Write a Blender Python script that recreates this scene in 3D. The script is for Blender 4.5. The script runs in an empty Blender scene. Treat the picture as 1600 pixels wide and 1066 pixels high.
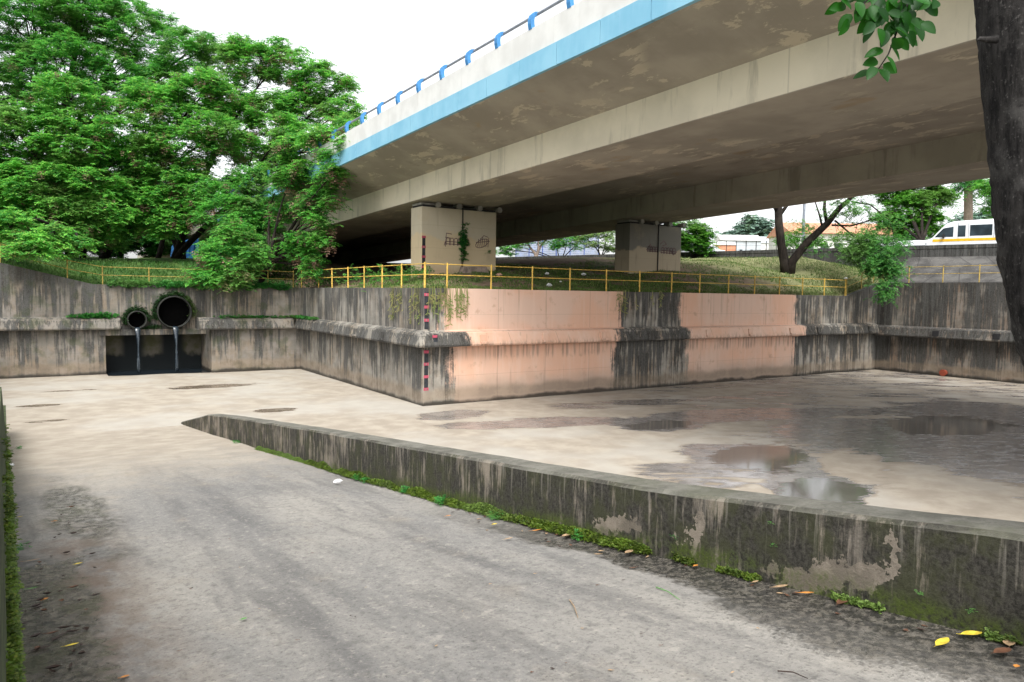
import bpy, math, random
import numpy as np
from mathutils import Vector, Matrix, noise as mnoise

SC = bpy.context.scene
COL = SC.collection
R = math.radians

# ------------------------------------------------------------------ camera
CAM_H = 4.4; FPX = 1130.0
th = R(33.6); pit = math.atan(73/1130.0); roll = R(0.84)
_fh = np.array([math.sin(th), math.cos(th), 0]); _rt = np.array([math.cos(th), -math.sin(th), 0]); _up = np.array([0, 0, 1.0])
FW = _fh*math.cos(pit)-_up*math.sin(pit); _U = _up*math.cos(pit)+_fh*math.sin(pit)
RT = _rt*math.cos(roll)+_U*math.sin(roll); UP = _U*math.cos(roll)-_rt*math.sin(roll)
CP = np.array([0, 0, CAM_H])
cd = bpy.data.cameras.new('camera'); cam = bpy.data.objects.new('camera', cd); COL.objects.link(cam)
M = Matrix.Identity(4)
for i in range(3):
    M[i][0] = RT[i]; M[i][1] = UP[i]; M[i][2] = -FW[i]; M[i][3] = CP[i]
cam.matrix_world = M
cd.sensor_width = 36; cd.lens = 36*FPX/1600; cd.clip_start = 0.1; cd.clip_end = 3000
SC.camera = cam

# ------------------------------------------------------------------ light
SUN_EL, SUN_AZ = R(55), R(-150)          # azimuth measured from +Y towards +X
w = bpy.data.worlds.new('World'); SC.world = w; w.use_nodes = True
nt = w.node_tree; nt.nodes.clear()
out = nt.nodes.new('ShaderNodeOutputWorld'); bg = nt.nodes.new('ShaderNodeBackground')
sky = nt.nodes.new('ShaderNodeTexSky'); sky.sky_type = 'NISHITA'; sky.sun_disc = False
sky.sun_elevation = SUN_EL; sky.sun_rotation = SUN_AZ; sky.dust_density = 6; sky.air_density = 1.0; sky.altitude = 700
hs = nt.nodes.new('ShaderNodeHueSaturation'); hs.inputs['Saturation'].default_value = 0.12; hs.inputs['Value'].default_value = 1.5
nt.links.new(sky.outputs[0], hs.inputs['Color']); nt.links.new(hs.outputs[0], bg.inputs[0])
bg.inputs[1].default_value = 0.14; nt.links.new(bg.outputs[0], out.inputs[0])
sl = bpy.data.lights.new('sun', 'SUN'); sl.energy = 1.3; sl.angle = R(25); sl.color = (1, .97, .92)
so = bpy.data.objects.new('sun', sl); COL.objects.link(so)
sd = Vector((math.sin(SUN_AZ)*math.cos(SUN_EL), math.cos(SUN_AZ)*math.cos(SUN_EL), math.sin(SUN_EL)))
so.rotation_euler = sd.to_track_quat('Z', 'Y').to_euler()
SC.view_settings.view_transform = 'Standard'; SC.view_settings.look = 'None'
SC.view_settings.exposure = 0.9; SC.view_settings.gamma = 1

# ------------------------------------------------------------------ helpers
def at(x, y, d): return CP+(FW+RT*(x-800)/FPX-UP*(y-533)/FPX)*d
def atX(x, y, X):
    r = FW+RT*(x-800)/FPX-UP*(y-533)/FPX; return CP+r*X/r[0]
def atY(x, y, Y):
    r = FW+RT*(x-800)/FPX-UP*(y-533)/FPX; return CP+r*Y/r[1]
def atz(x, y, z=0):
    r = FW+RT*(x-800)/FPX-UP*(y-533)/FPX; return CP+r*(z-CAM_H)/r[2]
def lerp(a, b, t): return a+(b-a)*t
def interp(x, pts):
    return float(np.interp(x, [p[0] for p in pts], [p[1] for p in pts]))

class MB:
    def __init__(s): s.v = []; s.f = []
    def quad(s, a, b, c, d):
        n = len(s.v); s.v += [tuple(a), tuple(b), tuple(c), tuple(d)]; s.f.append((n, n+1, n+2, n+3))
    def poly(s, pts):
        n = len(s.v); s.v += [tuple(p) for p in pts]; s.f.append(tuple(range(n, n+len(pts))))
    def box(s, x0, x1, y0, y1, z0, z1, bev=0):
        n = len(s.v)
        for z in (z0, z1):
            s.v += [(x0, y0, z), (x1, y0, z), (x1, y1, z), (x0, y1, z)]
        for f in ((0, 3, 2, 1), (4, 5, 6, 7), (0, 1, 5, 4), (1, 2, 6, 5), (2, 3, 7, 6), (3, 0, 4, 7)):
            s.f.append(tuple(n+i for i in f))
        return s
    def obox(s, c, ax, ay, az):
        c = np.array(c, float); ax, ay, az = (np.array(a, float) for a in (ax, ay, az)); n = len(s.v)
        for k in (-1, 1):
            for i, j in ((-1, -1), (1, -1), (1, 1), (-1, 1)): s.v.append(tuple(c+ax*i+ay*j+az*k))
        for f in ((0, 3, 2, 1), (4, 5, 6, 7), (0, 1, 5, 4), (1, 2, 6, 5), (2, 3, 7, 6), (3, 0, 4, 7)):
            s.f.append(tuple(n+i for i in f))
        return s
    def loft(s, rings, cap=True, closed=True):
        n = len(s.v); k = len(rings[0])
        for r in rings: s.v += [tuple(p) for p in r]
        m = k if closed else k-1
        for i in range(len(rings)-1):
            for j in range(m):
                a = n+i*k+j; b = n+i*k+(j+1) % k
                s.f.append((a, b, b+k, a+k))
        if cap and closed:
            s.f.append(tuple(n+j for j in reversed(range(k)))); s.f.append(tuple(n+(len(rings)-1)*k+j for j in range(k)))
        return s
    def tube(s, pts, rad, seg=8, cap=True):
        P = [np.array(p, float) for p in pts]; rings = []
        if not hasattr(rad, '__len__'): rad = [rad]*len(P)
        ref = None
        for i, p in enumerate(P):
            d = P[min(i+1, len(P)-1)]-P[max(i-1, 0)]; d = d/(np.linalg.norm(d)+1e-9)
            if ref is None: ref = np.array([0, 0, 1.0]) if abs(d[2]) < .9 else np.array([1.0, 0, 0])
            u = np.cross(d, ref); u /= np.linalg.norm(u)+1e-9; v = np.cross(d, u); ref = np.cross(u, d)
            rings.append([p+rad[i]*(math.cos(2*math.pi*k/seg)*u+math.sin(2*math.pi*k/seg)*v) for k in range(seg)])
        return s.loft(rings, cap)
    def build(s, name, mat=None, parent=None, smooth=False, label=None, bevel=0, origin=None):
        me = bpy.data.meshes.new(name)
        V = np.array(s.v, dtype=float)
        off = np.zeros(3)
        if parent is not None and origin is None:
            origin = np.array(parent.matrix_world.translation) if False else np.array(WORLD.get(parent.name, (0, 0, 0)))
            loc = np.zeros(3)
        elif origin is not None:
            loc = np.array(origin, float)
            if parent is not None: pass
        else:
            origin = np.zeros(3) if False else V.mean(0)*np.array([1, 1, 0])+np.array([0, 0, V[:, 2].min()])
            loc = origin
        V = V-np.array(origin)
        me.from_pydata([tuple(p) for p in V], [], s.f); me.validate(clean_customdata=False); me.update()
        if smooth: me.polygons.foreach_set('use_smooth', [True]*len(me.polygons))
        o = bpy.data.objects.new(name, me); COL.objects.link(o)
        o.location = loc if parent is None else (0, 0, 0)
        WORLD[o.name] = tuple(origin)
        if parent is not None: o.parent = parent
        if mat: me.materials.append(mat)
        if bevel:
            b = o.modifiers.new('bevel', 'BEVEL'); b.width = bevel; b.segments = 2; b.limit_method = 'ANGLE'
        if label: o['label'] = label
        return o
WORLD = {}

def bigmesh(name, V, F4, mat, parent, smooth=False):
    me = bpy.data.meshes.new(name); org = np.array(WORLD.get(parent.name, (0, 0, 0))) if parent is not None else V.mean(0)
    V = (V-org).astype(np.float32); n = len(F4); k = F4.shape[1]
    me.vertices.add(len(V)); me.vertices.foreach_set('co', V.ravel())
    me.loops.add(n*k); me.loops.foreach_set('vertex_index', F4.ravel().astype(np.int32))
    me.polygons.add(n); me.polygons.foreach_set('loop_start', np.arange(0, n*k, k, dtype=np.int32))
    me.polygons.foreach_set('loop_total', np.full(n, k, dtype=np.int32))
    if smooth: me.polygons.foreach_set('use_smooth', np.ones(n, dtype=bool))
    me.update(calc_edges=True); me.materials.append(mat)
    o = bpy.data.objects.new(name, me); COL.objects.link(o); WORLD[o.name] = tuple(org)
    if parent is not None: o.parent = parent
    else: o.location = org
    return o

def thing(name, label, cat, loc=(0, 0, 0), group=None):
    o = bpy.data.objects.new(name, None); COL.objects.link(o); o.location = loc; o.empty_display_size = .3
    WORLD[o.name] = tuple(loc); o['label'] = label; o['category'] = cat
    if group: o['group'] = group
    return o
def tag(o, label, cat, group=None):
    o['label'] = label; o['category'] = cat
    if group: o['group'] = group
    return o
def kind(o, k, label=None, cat=None):
    o['kind'] = k
    if label: o['label'] = label
    if cat: o['category'] = cat
    return o

# ------------------------------------------------------------------ materials
class G:
    """small node graph helper"""
    def __init__(s, name):
        s.m = bpy.data.materials.new(name); s.m.use_nodes = True; s.t = s.m.node_tree; s.t.nodes.clear()
        s.o = s.t.nodes.new('ShaderNodeOutputMaterial'); s._pos = None; s._sep = None
    def n(s, typ, **kw):
        a = s.t.nodes.new(typ)
        for k, v in kw.items(): setattr(a, k, v)
        return a
    def L(s, a, b): s.t.links.new(a, b)
    def put(s, sock, v):
        if hasattr(v, 'is_linked') or isinstance(v, bpy.types.NodeSocket): s.L(v, sock)
        else:
            if isinstance(v, (tuple, list)) and len(v) == 3 and sock.type == 'RGBA': v = (*v, 1)
            sock.default_value = v
    @property
    def pos(s):
        if s._pos is None: s._pos = s.n('ShaderNodeNewGeometry').outputs['Position']
        return s._pos
    def xyz(s):
        if s._sep is None:
            a = s.n('ShaderNodeSeparateXYZ'); s.L(s.pos, a.inputs[0]); s._sep = a.outputs
        return s._sep[0], s._sep[1], s._sep[2]
    def nz(s):
        g = s.n('ShaderNodeNewGeometry'); a = s.n('ShaderNodeSeparateXYZ'); s.L(g.outputs['Normal'], a.inputs[0]); return a.outputs[2]
    def rnd(s): return s.n('ShaderNodeNewGeometry').outputs['Random Per Island']
    def ma(s, op, a, b=0.0, clamp=False):
        x = s.n('ShaderNodeMath', operation=op, use_clamp=clamp); s.put(x.inputs[0], a); s.put(x.inputs[1], b); return x.outputs[0]
    def sc(s, v, f):
        x = s.n('ShaderNodeVectorMath', operation='MULTIPLY'); s.put(x.inputs[0], v); x.inputs[1].default_value = f; return x.outputs[0]
    def noise(s, scale=1, vec=None, st=(1, 1, 1), detail=4, rough=.55, dist=0, off=0):
        x = s.n('ShaderNodeTexNoise'); v = vec if vec is not None else s.pos
        if st != (1, 1, 1): v = s.sc(v, st)
        if off:
            a = s.n('ShaderNodeVectorMath', operation='ADD'); s.L(v, a.inputs[0]); a.inputs[1].default_value = (off, off*1.7, off*.6); v = a.outputs[0]
        s.L(v, x.inputs['Vector']); x.inputs['Scale'].default_value = scale; x.inputs['Detail'].default_value = detail
        x.inputs['Roughness'].default_value = rough; x.inputs['Distortion'].default_value = dist
        return x.outputs[0]
    def vor(s, scale=1, feature='F1', st=(1, 1, 1)):
        x = s.n('ShaderNodeTexVoronoi', feature=feature); v = s.pos
        if st != (1, 1, 1): v = s.sc(v, st)
        s.L(v, x.inputs['Vector']); x.inputs['Scale'].default_value = scale; return x.outputs[0]
    def ss(s, v, lo, hi, a=0., b=1.):
        x = s.n('ShaderNodeMapRange', interpolation_type='SMOOTHSTEP'); s.put(x.inputs[0], v)
        if lo > hi: lo, hi, a, b = hi, lo, b, a
        for i, q in enumerate((lo, hi, a, b)): x.inputs[i+1].default_value = q
        return x.outputs[0]
    def mul(s, *a):
        r = a[0]
        for b in a[1:]: r = s.ma('MULTIPLY', r, b)
        return r
    def add(s, *a):
        r = a[0]
        for b in a[1:]: r = s.ma('ADD', r, b)
        return r
    def box1(s, v, lo, hi, w): return s.mul(s.ss(v, lo-w, lo+w), s.ss(v, hi-w, hi+w, 1, 0))
    def mix(s, f, a, b, mode='MIX'):
        x = s.n('ShaderNodeMix', data_type='RGBA', blend_type=mode); s.put(x.inputs[0], f); s.put(x.inputs[6], a); s.put(x.inputs[7], b); return x.outputs[2]
    def ell(s, cx, cy, rx, ry, ang=0, wob=.0, soft=.25):
        X, Y, _ = s.xyz(); c, q = math.cos(ang), math.sin(ang)
        dx = s.ma('SUBTRACT', X, cx); dy = s.ma('SUBTRACT', Y, cy)
        u = s.ma('DIVIDE', s.add(s.mul(dx, c), s.mul(dy, q)), rx); v = s.ma('DIVIDE', s.add(s.mul(dx, -q), s.mul(dy, c)), ry)
        d = s.ma('SQRT', s.add(s.mul(u, u), s.mul(v, v)))
        if wob:
            if not hasattr(s, '_wob'): s._wob = s.ma('SUBTRACT', s.noise(1.0, detail=4, off=4.4), .5)
            d = s.add(d, s.mul(s._wob, wob))
        return s.ss(d, 1-soft, 1+soft, 1, 0)
    def seams(s, v, period, width, off=0.):
        a = s.ma('FRACT', s.ma('DIVIDE', s.add(v, off), period)); a = s.ma('ABSOLUTE', s.ma('SUBTRACT', a, .5))
        return s.ss(a, .5-width/period, .5, 0, 1)
    def fin(s, col, rough=.85, bump=None, bs=.3, bd=.02, spec=.4, metal=0, trans=0, tcol=None, coat=0, alpha=None):
        p = s.n('ShaderNodeBsdfPrincipled'); s.put(p.inputs['Base Color'], col); s.put(p.inputs['Roughness'], rough)
        s.put(p.inputs['Specular IOR Level'], spec); s.put(p.inputs['Metallic'], metal); s.put(p.inputs['Coat Weight'], coat)
        if bump is not None:
            b = s.n('ShaderNodeBump'); b.inputs['Strength'].default_value = bs; b.inputs['Distance'].default_value = bd
            s.L(bump, b.inputs['Height']); s.L(b.outputs[0], p.inputs['Normal'])
        res = p.outputs[0]
        if trans:
            tr = s.n('ShaderNodeBsdfTranslucent'); s.put(tr.inputs[0], tcol if tcol is not None else col)
            mx = s.n('ShaderNodeMixShader'); mx.inputs[0].default_value = trans; s.L(res, mx.inputs[1]); s.L(tr.outputs[0], mx.inputs[2]); res = mx.outputs[0]
        s.L(res, s.o.inputs[0]); return s.m

def plain(name, col, rough=.6, var=.15, metal=0, spec=.4, scale=6, coat=0):
    g = G(name); n = g.noise(scale, detail=5)
    c = g.mix(g.ss(n, .3, .7), tuple(x*(1-var) for x in col), tuple(min(1, x*(1+var)) for x in col))
    return g.fin(c, rough, metal=metal, spec=spec, coat=coat, bump=n, bs=.08)

def streak_wall(name, painted=None, light=(.34, .32, .28), mid=(.19, .175, .15), dark=(.016, .016, .015), warm=(.33, .25, .175), darkness=.5, moss=0., topz=4.6, seamoff=0.3):
    g = G(name); X, Y, Z = g.xyz()
    fine = g.noise(1, st=(7, 7, .35), detail=6, rough=.65)
    wide = g.noise(1, st=(1.3, 1.3, .22), detail=4, rough=.6, off=3)
    blot = g.noise(.9, detail=6, rough=.7, off=9)
    grit = g.noise(22, detail=5, rough=.7)
    base = g.mix(g.ss(blot, .35, .7), light, warm)
    base = g.mix(g.ss(g.noise(2.2, detail=5, off=5), .35, .65, 0, .6), base, mid)
    # dark vertical runs, strongest under the wall top and under the ledge
    up = g.ss(Z, 2.7, 4.6); lo = g.mul(g.ss(Z, .3, 2.3), g.ss(Z, 2.45, 2.35, 1, 1))
    zone = g.ma('MAXIMUM', g.mul(g.ss(Z, 2.75, 2.8), g.add(g.mul(up, .16), .10)), g.mul(g.ss(Z, 2.8, 2.75), g.ss(Z, .2, 2.3, .0, .26)))
    run = g.add(g.mul(fine, 1.0), g.mul(wide, .8), g.mul(blot, .4), g.mul(zone, .5), g.mul(g.box1(Z, 2.34, 2.93, .02), .03), darkness-1.2-.5)
    dk = g.ss(run, .0, .17)
    topcap = g.mul(g.ss(g.add(Z, g.mul(g.noise(1, st=(4, 4, .5), detail=4, off=2), .9)), topz+.05, topz+.62), .85)
    dk = g.ma('MAXIMUM', dk, topcap)
    grime = g.mix(g.ss(g.add(g.mul(fine, .6), g.mul(grit, .4)), .38, .62), dark, tuple(c*4.5+.015 for c in dark))
    col = g.mix(g.mul(dk, .93), base, grime)
    # white lime drips
    lime = g.mul(g.ss(g.noise(1, st=(9, 9, .5), detail=3, off=12), .64, .72), g.ss(blot, .45, .6), .45)
    col = g.mix(lime, col, (.5, .45, .38))
    if moss: col = g.mix(g.mul(g.ss(g.noise(1.5, detail=5, off=21), .5, .66), moss), col, (.045, .06, .018))
    if painted:
        xd = g.add(X, g.mul(g.ma('SUBTRACT', g.noise(1.3, detail=6, rough=.6, off=4), .5), 1.1), g.mul(g.ma('SUBTRACT', fine, .5), 1.3), g.mul(g.ma('SUBTRACT', grit, .5), .3))
        pm = None
        for lo_, hi_, z0, z1 in painted:
            b = g.mul(g.box1(xd, lo_, hi_, .15), g.box1(Z, z0, z1, .03))
            pm = b if pm is None else g.ma('MAXIMUM', pm, b)
        pc = g.mix(g.ss(g.noise(.5, detail=3, off=7), .35, .65), (.68, .42, .30), (.66, .465, .365))
        pc = g.mix(g.ss(g.noise(1, st=(5, 5, .4), detail=5, off=1), .45, .75, 0, .5), pc, (.72, .53, .425))
        pc = g.mix(g.ss(g.noise(2.5, detail=5, off=31), .58, .75, 0, .55), pc, (.42, .27, .19))
        # silt film on the lower part of the paint
        sil = g.ss(g.add(Z, g.mul(g.noise(.8, detail=5, off=8), .9)), 1.75, .75, 0, .85)
        pc = g.mix(sil, pc, (.37, .295, .235))
        under = g.mul(g.box1(g.add(Z, g.mul(fine, .5)), 2.05, 2.75, .15), g.ss(fine, .45, .62), .6)
        pc = g.mix(under, pc, (.20, .15, .12))
        wet = g.mul(g.ss(g.noise(1, st=(6, 6, .25), detail=4, off=14), .60, .70), .35)
        pc = g.mix(wet, pc, (.32, .22, .16))
        col = g.mix(pm, col, pc)
    horiz = g.add(X, Y)
    sm = g.mul(g.ma('MAXIMUM', g.seams(horiz, 2.44, .016, seamoff), g.mul(g.seams(Z, 1.22, .012, .1), .6)), .45)
    col = g.mix(sm, col, (.05, .04, .035))
    # tide band and wet dirt at the foot
    zt = g.add(Z, g.mul(g.ma('SUBTRACT', g.noise(1, st=(.9, .9, .9), detail=5, off=17), .5), .45))
    tan = g.mul(g.box1(zt, .16, .62, .13), .55)
    col = g.mix(tan, col, g.mix(g.ss(blot, .4, .6), (.27, .21, .15), (.16, .125, .09)))
    col = g.mix(g.ss(zt, .22, .05, 0, .92), col, (.028, .024, .019))
    rough = g.ss(zt, 0, .4, .45, .9)
    return g.fin(col, rough, bump=g.add(g.mul(grit, .6), g.mul(fine, .5), g.mul(sm, -1.5)), bs=.5, bd=.02, spec=.3)

def foliage(name, a, b, c, tr=.35, brown=0., scale=.55):
    g = G(name); n = g.noise(scale*2.2, detail=4); r = g.rnd()
    col = g.mix(g.ss(n, .40, .60), a, b)
    col = g.mix(g.ss(r, .55, 1.0, 0, .8), col, c)
    if brown: col = g.mix(g.mul(g.ss(g.noise(.8, detail=4, off=5), .57, .64), g.ss(r, .3, .5), brown), col, (.20, .135, .08))
    col = g.mix(g.ss(g.noise(.33, detail=4, off=15), .50, .64, 0, .5), col, (.17, .27, .075))
    return g.fin(col, .55, spec=.25, trans=tr)

MT = {}
MT['wall_pink'] = streak_wall('painted_canal_concrete', painted=[(13.5, 22.8, 2.9, 4.62), (26.7, 35.9, 2.9, 4.62), (14.4, 22.3, 2.25, 2.9), (27.0, 36.3, 2.25, 2.9), (13.9, 22.3, -.1, 2.3), (27.2, 35.9, -.1, 2.3)], darkness=.65)
MT['wall_side'] = streak_wall('side_canal_concrete', light=(.27, .255, .225), mid=(.15, .14, .12), warm=(.26, .21, .155), darkness=.60, seamoff=.9)
MT['wall_back'] = streak_wall('back_canal_concrete', light=(.235, .215, .19), mid=(.13, .12, .10), warm=(.24, .185, .13), darkness=.58, moss=.4)
MT['wall_right'] = streak_wall('right_canal_concrete', light=(.24, .22, .19), mid=(.11, .10, .085), warm=(.23, .15, .10), darkness=.69, topz=5.45)

DRY1 = (.29, .25, .20); DRY2 = (.38, .335, .272)
def ramp_mat():
    g = G('worn_ramp_concrete'); X, Y, Z = g.xyz()
    grit = g.noise(38, detail=6, rough=.75); g2 = g.noise(9, detail=6, rough=.7); wide = g.noise(.55, detail=5, off=3, st=(1, .35, 1)); mid = g.noise(2.2, detail=6, rough=.65, off=8, st=(1, .6, 1))
    stream = g.noise(1, st=(3.2, .4, 1), detail=5, rough=.6, off=2)
    col = g.mix(g.ss(wide, .38, .62), (.205, .198, .186), (.295, .278, .248))
    tr = g.box1(g.add(X, g.mul(g.ma('SUBTRACT', wide, .5), 1.3), g.mul(Y, -.035)), 1.15, 1.85, .45)
    tr2 = g.box1(g.add(X, g.mul(g.ma('SUBTRACT', mid, .5), .8), g.mul(Y, -.02)), 2.7, 3.2, .3)
    col = g.mix(g.mul(g.ma('MAXIMUM', tr, g.mul(tr2, .8)), g.ss(stream, .3, .6), g.ss(Y, 17, 10), .6), col, (.088, .088, .09))
    col = g.mix(g.ss(stream, .5, .68, 0, .45), col, (.09, .087, .085))
    col = g.mix(g.ss(mid, .55, .75, 0, .5), col, (.26, .23, .19))
    col = g.mix(g.ss(grit, .53, .66, 0, .7), col, (.07, .066, .06))
    col = g.mix(g.ss(grit, .44, .34, 0, .6), col, (.34, .31, .27))
    col = g.mix(g.ss(g2, .58, .72, 0, .45), col, (.07, .066, .06))
    g14 = g.noise(13, detail=5, rough=.7, off=71, st=(1, .8, 1)); col = g.mix(g.ss(g14, .52, .64, 0, .45), col, (.105, .10, .093)); col = g.mix(g.ss(g14, .44, .34, 0, .4), col, (.40, .37, .32))
    # brown silt patches on the left
    br = g.mul(g.box1(g.add(X, g.mul(g.ma('SUBTRACT', mid, .5), .9)), .05, .75, .25), g.ss(mid, .35, .6), g.ss(Y, 3, 4), g.ss(Y, 12, 8))
    col = g.mix(g.mul(br, .65), col, (.13, .085, .055))
    toe = g.ss(g.add(Y, g.mul(mid, 9)), 15, 25)
    col = g.mix(toe, col, g.mix(g.ss(g.noise(1.6, detail=6, rough=.6, off=6), .35, .7), DRY1, DRY2))
    # wet dirty margins
    lx = g.add(X, g.mul(Y, .024), g.mul(g.ma('SUBTRACT', g.noise(1.4, detail=5, off=6, st=(1, .5, 1)), .5), 1.0), g.mul(Y, -.02))
    lx = g.add(lx, g.mul(g.ma('SUBTRACT', g2, .5), .5)); wl = g.mul(g.ss(lx, .42, .30), g.ss(g.add(Y, g.mul(mid, 5), g.mul(g2, 3)), 12.5, 11.3))
    wb = g.mul(g.ell(.45, 11.5, .36, 3.2, .05, 1.6, .3), g.ss(g2, .40, .52), .85)
    wl = g.ma('MAXIMUM', wl, wb)
    edge = g.add(X, g.mul(g.ma('SUBTRACT', g.noise(1.5, detail=5, off=11, st=(1, .5, 1)), .5), .8), g.mul(g.ma('SUBTRACT', g2, .5), .5))
    wr = g.mul(g.ss(edge, 3.80, 3.93), g.ss(g.add(Y, g.mul(mid, 3)), 9.8, 6))
    wr2 = g.mul(g.ss(g.add(g.ell(4.15, 1.8, .70, 1.6, .0, 2.2, .8), g.mul(g.ma('SUBTRACT', grit, .5), 1.2)), .40, .75), .85)
    wr = g.ma('MAXIMUM', wr, wr2)
    wet = g.ma('MAXIMUM', wl, wr)
    g18 = g.noise(17, detail=5, rough=.7, off=61); wcol = g.mix(g.ss(g.add(g.mul(grit, .35), g.mul(g18, .65)), .46, .56), (.014, .013, .011), (.12, .107, .088))
    wcol = g.mix(g.mul(g.ss(mid, .5, .6, 0, .6), g.ss(X, 1, .6)), wcol, (.035, .042, .014))
    col = g.mix(g.mul(wet, .9), col, wcol)
    rough = g.ma('SUBTRACT', .9, g.mul(wet, g.ss(g.add(g.mul(g2, .5), g.mul(grit, .5)), .60, .48, .3, 1), .76))
    h = g.add(g.mul(grit, .8), g.mul(g2, .9), g.mul(mid, .4))
    return g.fin(col, rough, bump=h, bs=.8, bd=.02, spec=.45)
MT['ramp'] = ramp_mat()

def floor_mat():
    g = G('silted_canal_floor'); X, Y, Z = g.xyz()
    n1 = g.noise(.42, detail=5, rough=.55, off=2, dist=.4); n2 = g.noise(1.6, detail=6, rough=.6, off=6); n3 = g.noise(12, detail=5, rough=.7)
    sm = g.noise(.12, detail=2, off=9)
    # drain side gets wetter towards the right and near the ramp wall
    def rot(su, sv):
        u = g.add(g.mul(X, .833*su), g.mul(Y, -.553*su)); v = g.add(g.mul(X, .553*sv), g.mul(Y, .833*sv)); c = g.n('ShaderNodeCombineXYZ'); g.put(c.inputs[0], u); g.put(c.inputs[1], v); return c.outputs[0]
    strk = g.noise(1, vec=rot(.35, 1.5), detail=7, rough=.62, dist=.8)
    fine_s = g.noise(1, vec=rot(1.6, 7), detail=5, rough=.65, dist=.6)
    wetness = g.add(g.ss(g.add(X, g.mul(Y, -.35)), 5, 20, -.22, -.02), g.mul(n1, .36), g.mul(n2, .16), g.mul(strk, .74), g.mul(fine_s, .10), g.mul(sm, .12), -.145)
    for a in WETS: wetness = g.add(wetness, g.mul(g.ell(*a[:5], .7, .35), a[5]))
    damp = g.ss(g.add(wetness, g.mul(n3, .03)), .535, .60); wet = g.ss(g.add(wetness, g.mul(g.ss(g.noise(1, vec=rot(.55, 2.6), detail=6, rough=.6, dist=1.4), .53, .62), -.07)), .578, .615)
    deep = g.mul(g.ss(wetness, .61, .66), g.ss(g.add(g.mul(fine_s, .6), g.mul(n2, .4)), .40, .56))
    dry = g.mix(g.ss(n2, .35, .7), DRY1, DRY2)
    dry = g.mix(g.ss(g.noise(.25, detail=3, off=14), .45, .65, 0, .6), dry, (.40, .38, .34))
    dry = g.mix(g.ss(n3, .55, .8, 0, .3), dry, (.20, .165, .13))
    damp_sky_c = g.mix(g.ss(n2, .35, .65), (.14, .108, .08), (.19, .15, .11))
    grey = g.mix(g.ss(n2, .4, .6), (.15, .14, .135), (.23, .215, .205))  # grey lifted to carry the sky's reflection in the wet film
    damp_sky_c = g.mix(g.ss(g.add(X, g.mul(n1, 6)), 9, 17), damp_sky_c, grey)
    dry = g.mix(g.mul(damp, .75), dry, g.mix(g.ss(n2, .4, .6), (.20, .165, .125), (.25, .21, .165)))
    col = g.mix(g.mul(wet, .9), dry, damp_sky_c)
    # thin dark foot line near walls
    rough = g.add(g.mul(wet, -.55), g.mul(deep, -.26), .87)
    sh = None
    for a in SHINE:
        e_ = g.ell(*a, 1.2, .7); sh = e_ if sh is None else g.ma('MAXIMUM', sh, e_)
    sh = g.ss(g.add(g.mul(sh, .5), g.mul(fine_s, .5), g.mul(strk, .2)), .60, .66)
    col = g.mix(g.mul(sh, .75), col, (.085, .075, .065)); rough = g.ma('MAXIMUM', g.ma('SUBTRACT', rough, g.mul(sh, .9)), .05)
    rip = g.noise(1, st=(5, 1.6, 1), detail=5, rough=.6, dist=1.2)
    h = g.mul(g.add(g.mul(n3, .3), g.mul(wet, -.5), g.mul(rip, .12)), g.ma('SUBTRACT', 1.0, g.mul(sh, .8)))
    return g.fin(col, rough, bump=h, bs=.35, bd=.02, spec=.5)
# puddles on the floor: x, y, half length, half width, angle, strength
WETS = []
for px, py, rx, ry, an, s_ in [(710, 648, 1.5, .9, .1, .36), (790, 664, 2.4, .7, -.4, .38), (900, 658, 2.8, .9, -.5, .40), (1035, 664, 1.7, 1.0, 0, .48), (1150, 648, 4, 1.2, -.3, .30), (1280, 645, 3.0, .8, -.3, .42), (960, 632, 3.0, 1.0, -.2, .22),
                               (430, 641, .8, .5, 0, .35), (330, 604, 2.2, .7, 0, .33), (1280, 765, 1.5, 1.0, .3, .5), (1180, 715, 1.6, 2.0, .3, .3), (1450, 690, 4, 4.0, .0, .26), (1560, 650, 4, 3, .0, .25), (940, 690, 1.4, .5, .2, .22),
                               (1100, 740, 2.5, 1.6, .4, .2), (1500, 775, 4.0, 1.0, .7, -.16), (1130, 612, 4, 1, 0, -.12), (900, 700, 3, 1, .4, -.25), (1330, 720, 2.5, .7, .4, -.15), (60, 634, .9, .3, 0, .33), (75, 658, .7, .25, 0, .25), (120, 610, 1.5, .25, 0, .25)]:
    p = atz(px, py, 0); WETS.append((float(p[0]), float(p[1]), rx, ry, an, s_))
SHINE = []
for px, py, rx, ry, an in [(1285, 768, 1.5, .9, .2), (1190, 715, 2.2, 1.3, .3), (1480, 665, 3.0, 1.8, 0), (1035, 664, 1.6, .8, 0)]:
    p = atz(px, py, 0); SHINE.append((float(p[0]), float(p[1]), rx, ry, an))
MT['floor'] = floor_mat()

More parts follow.
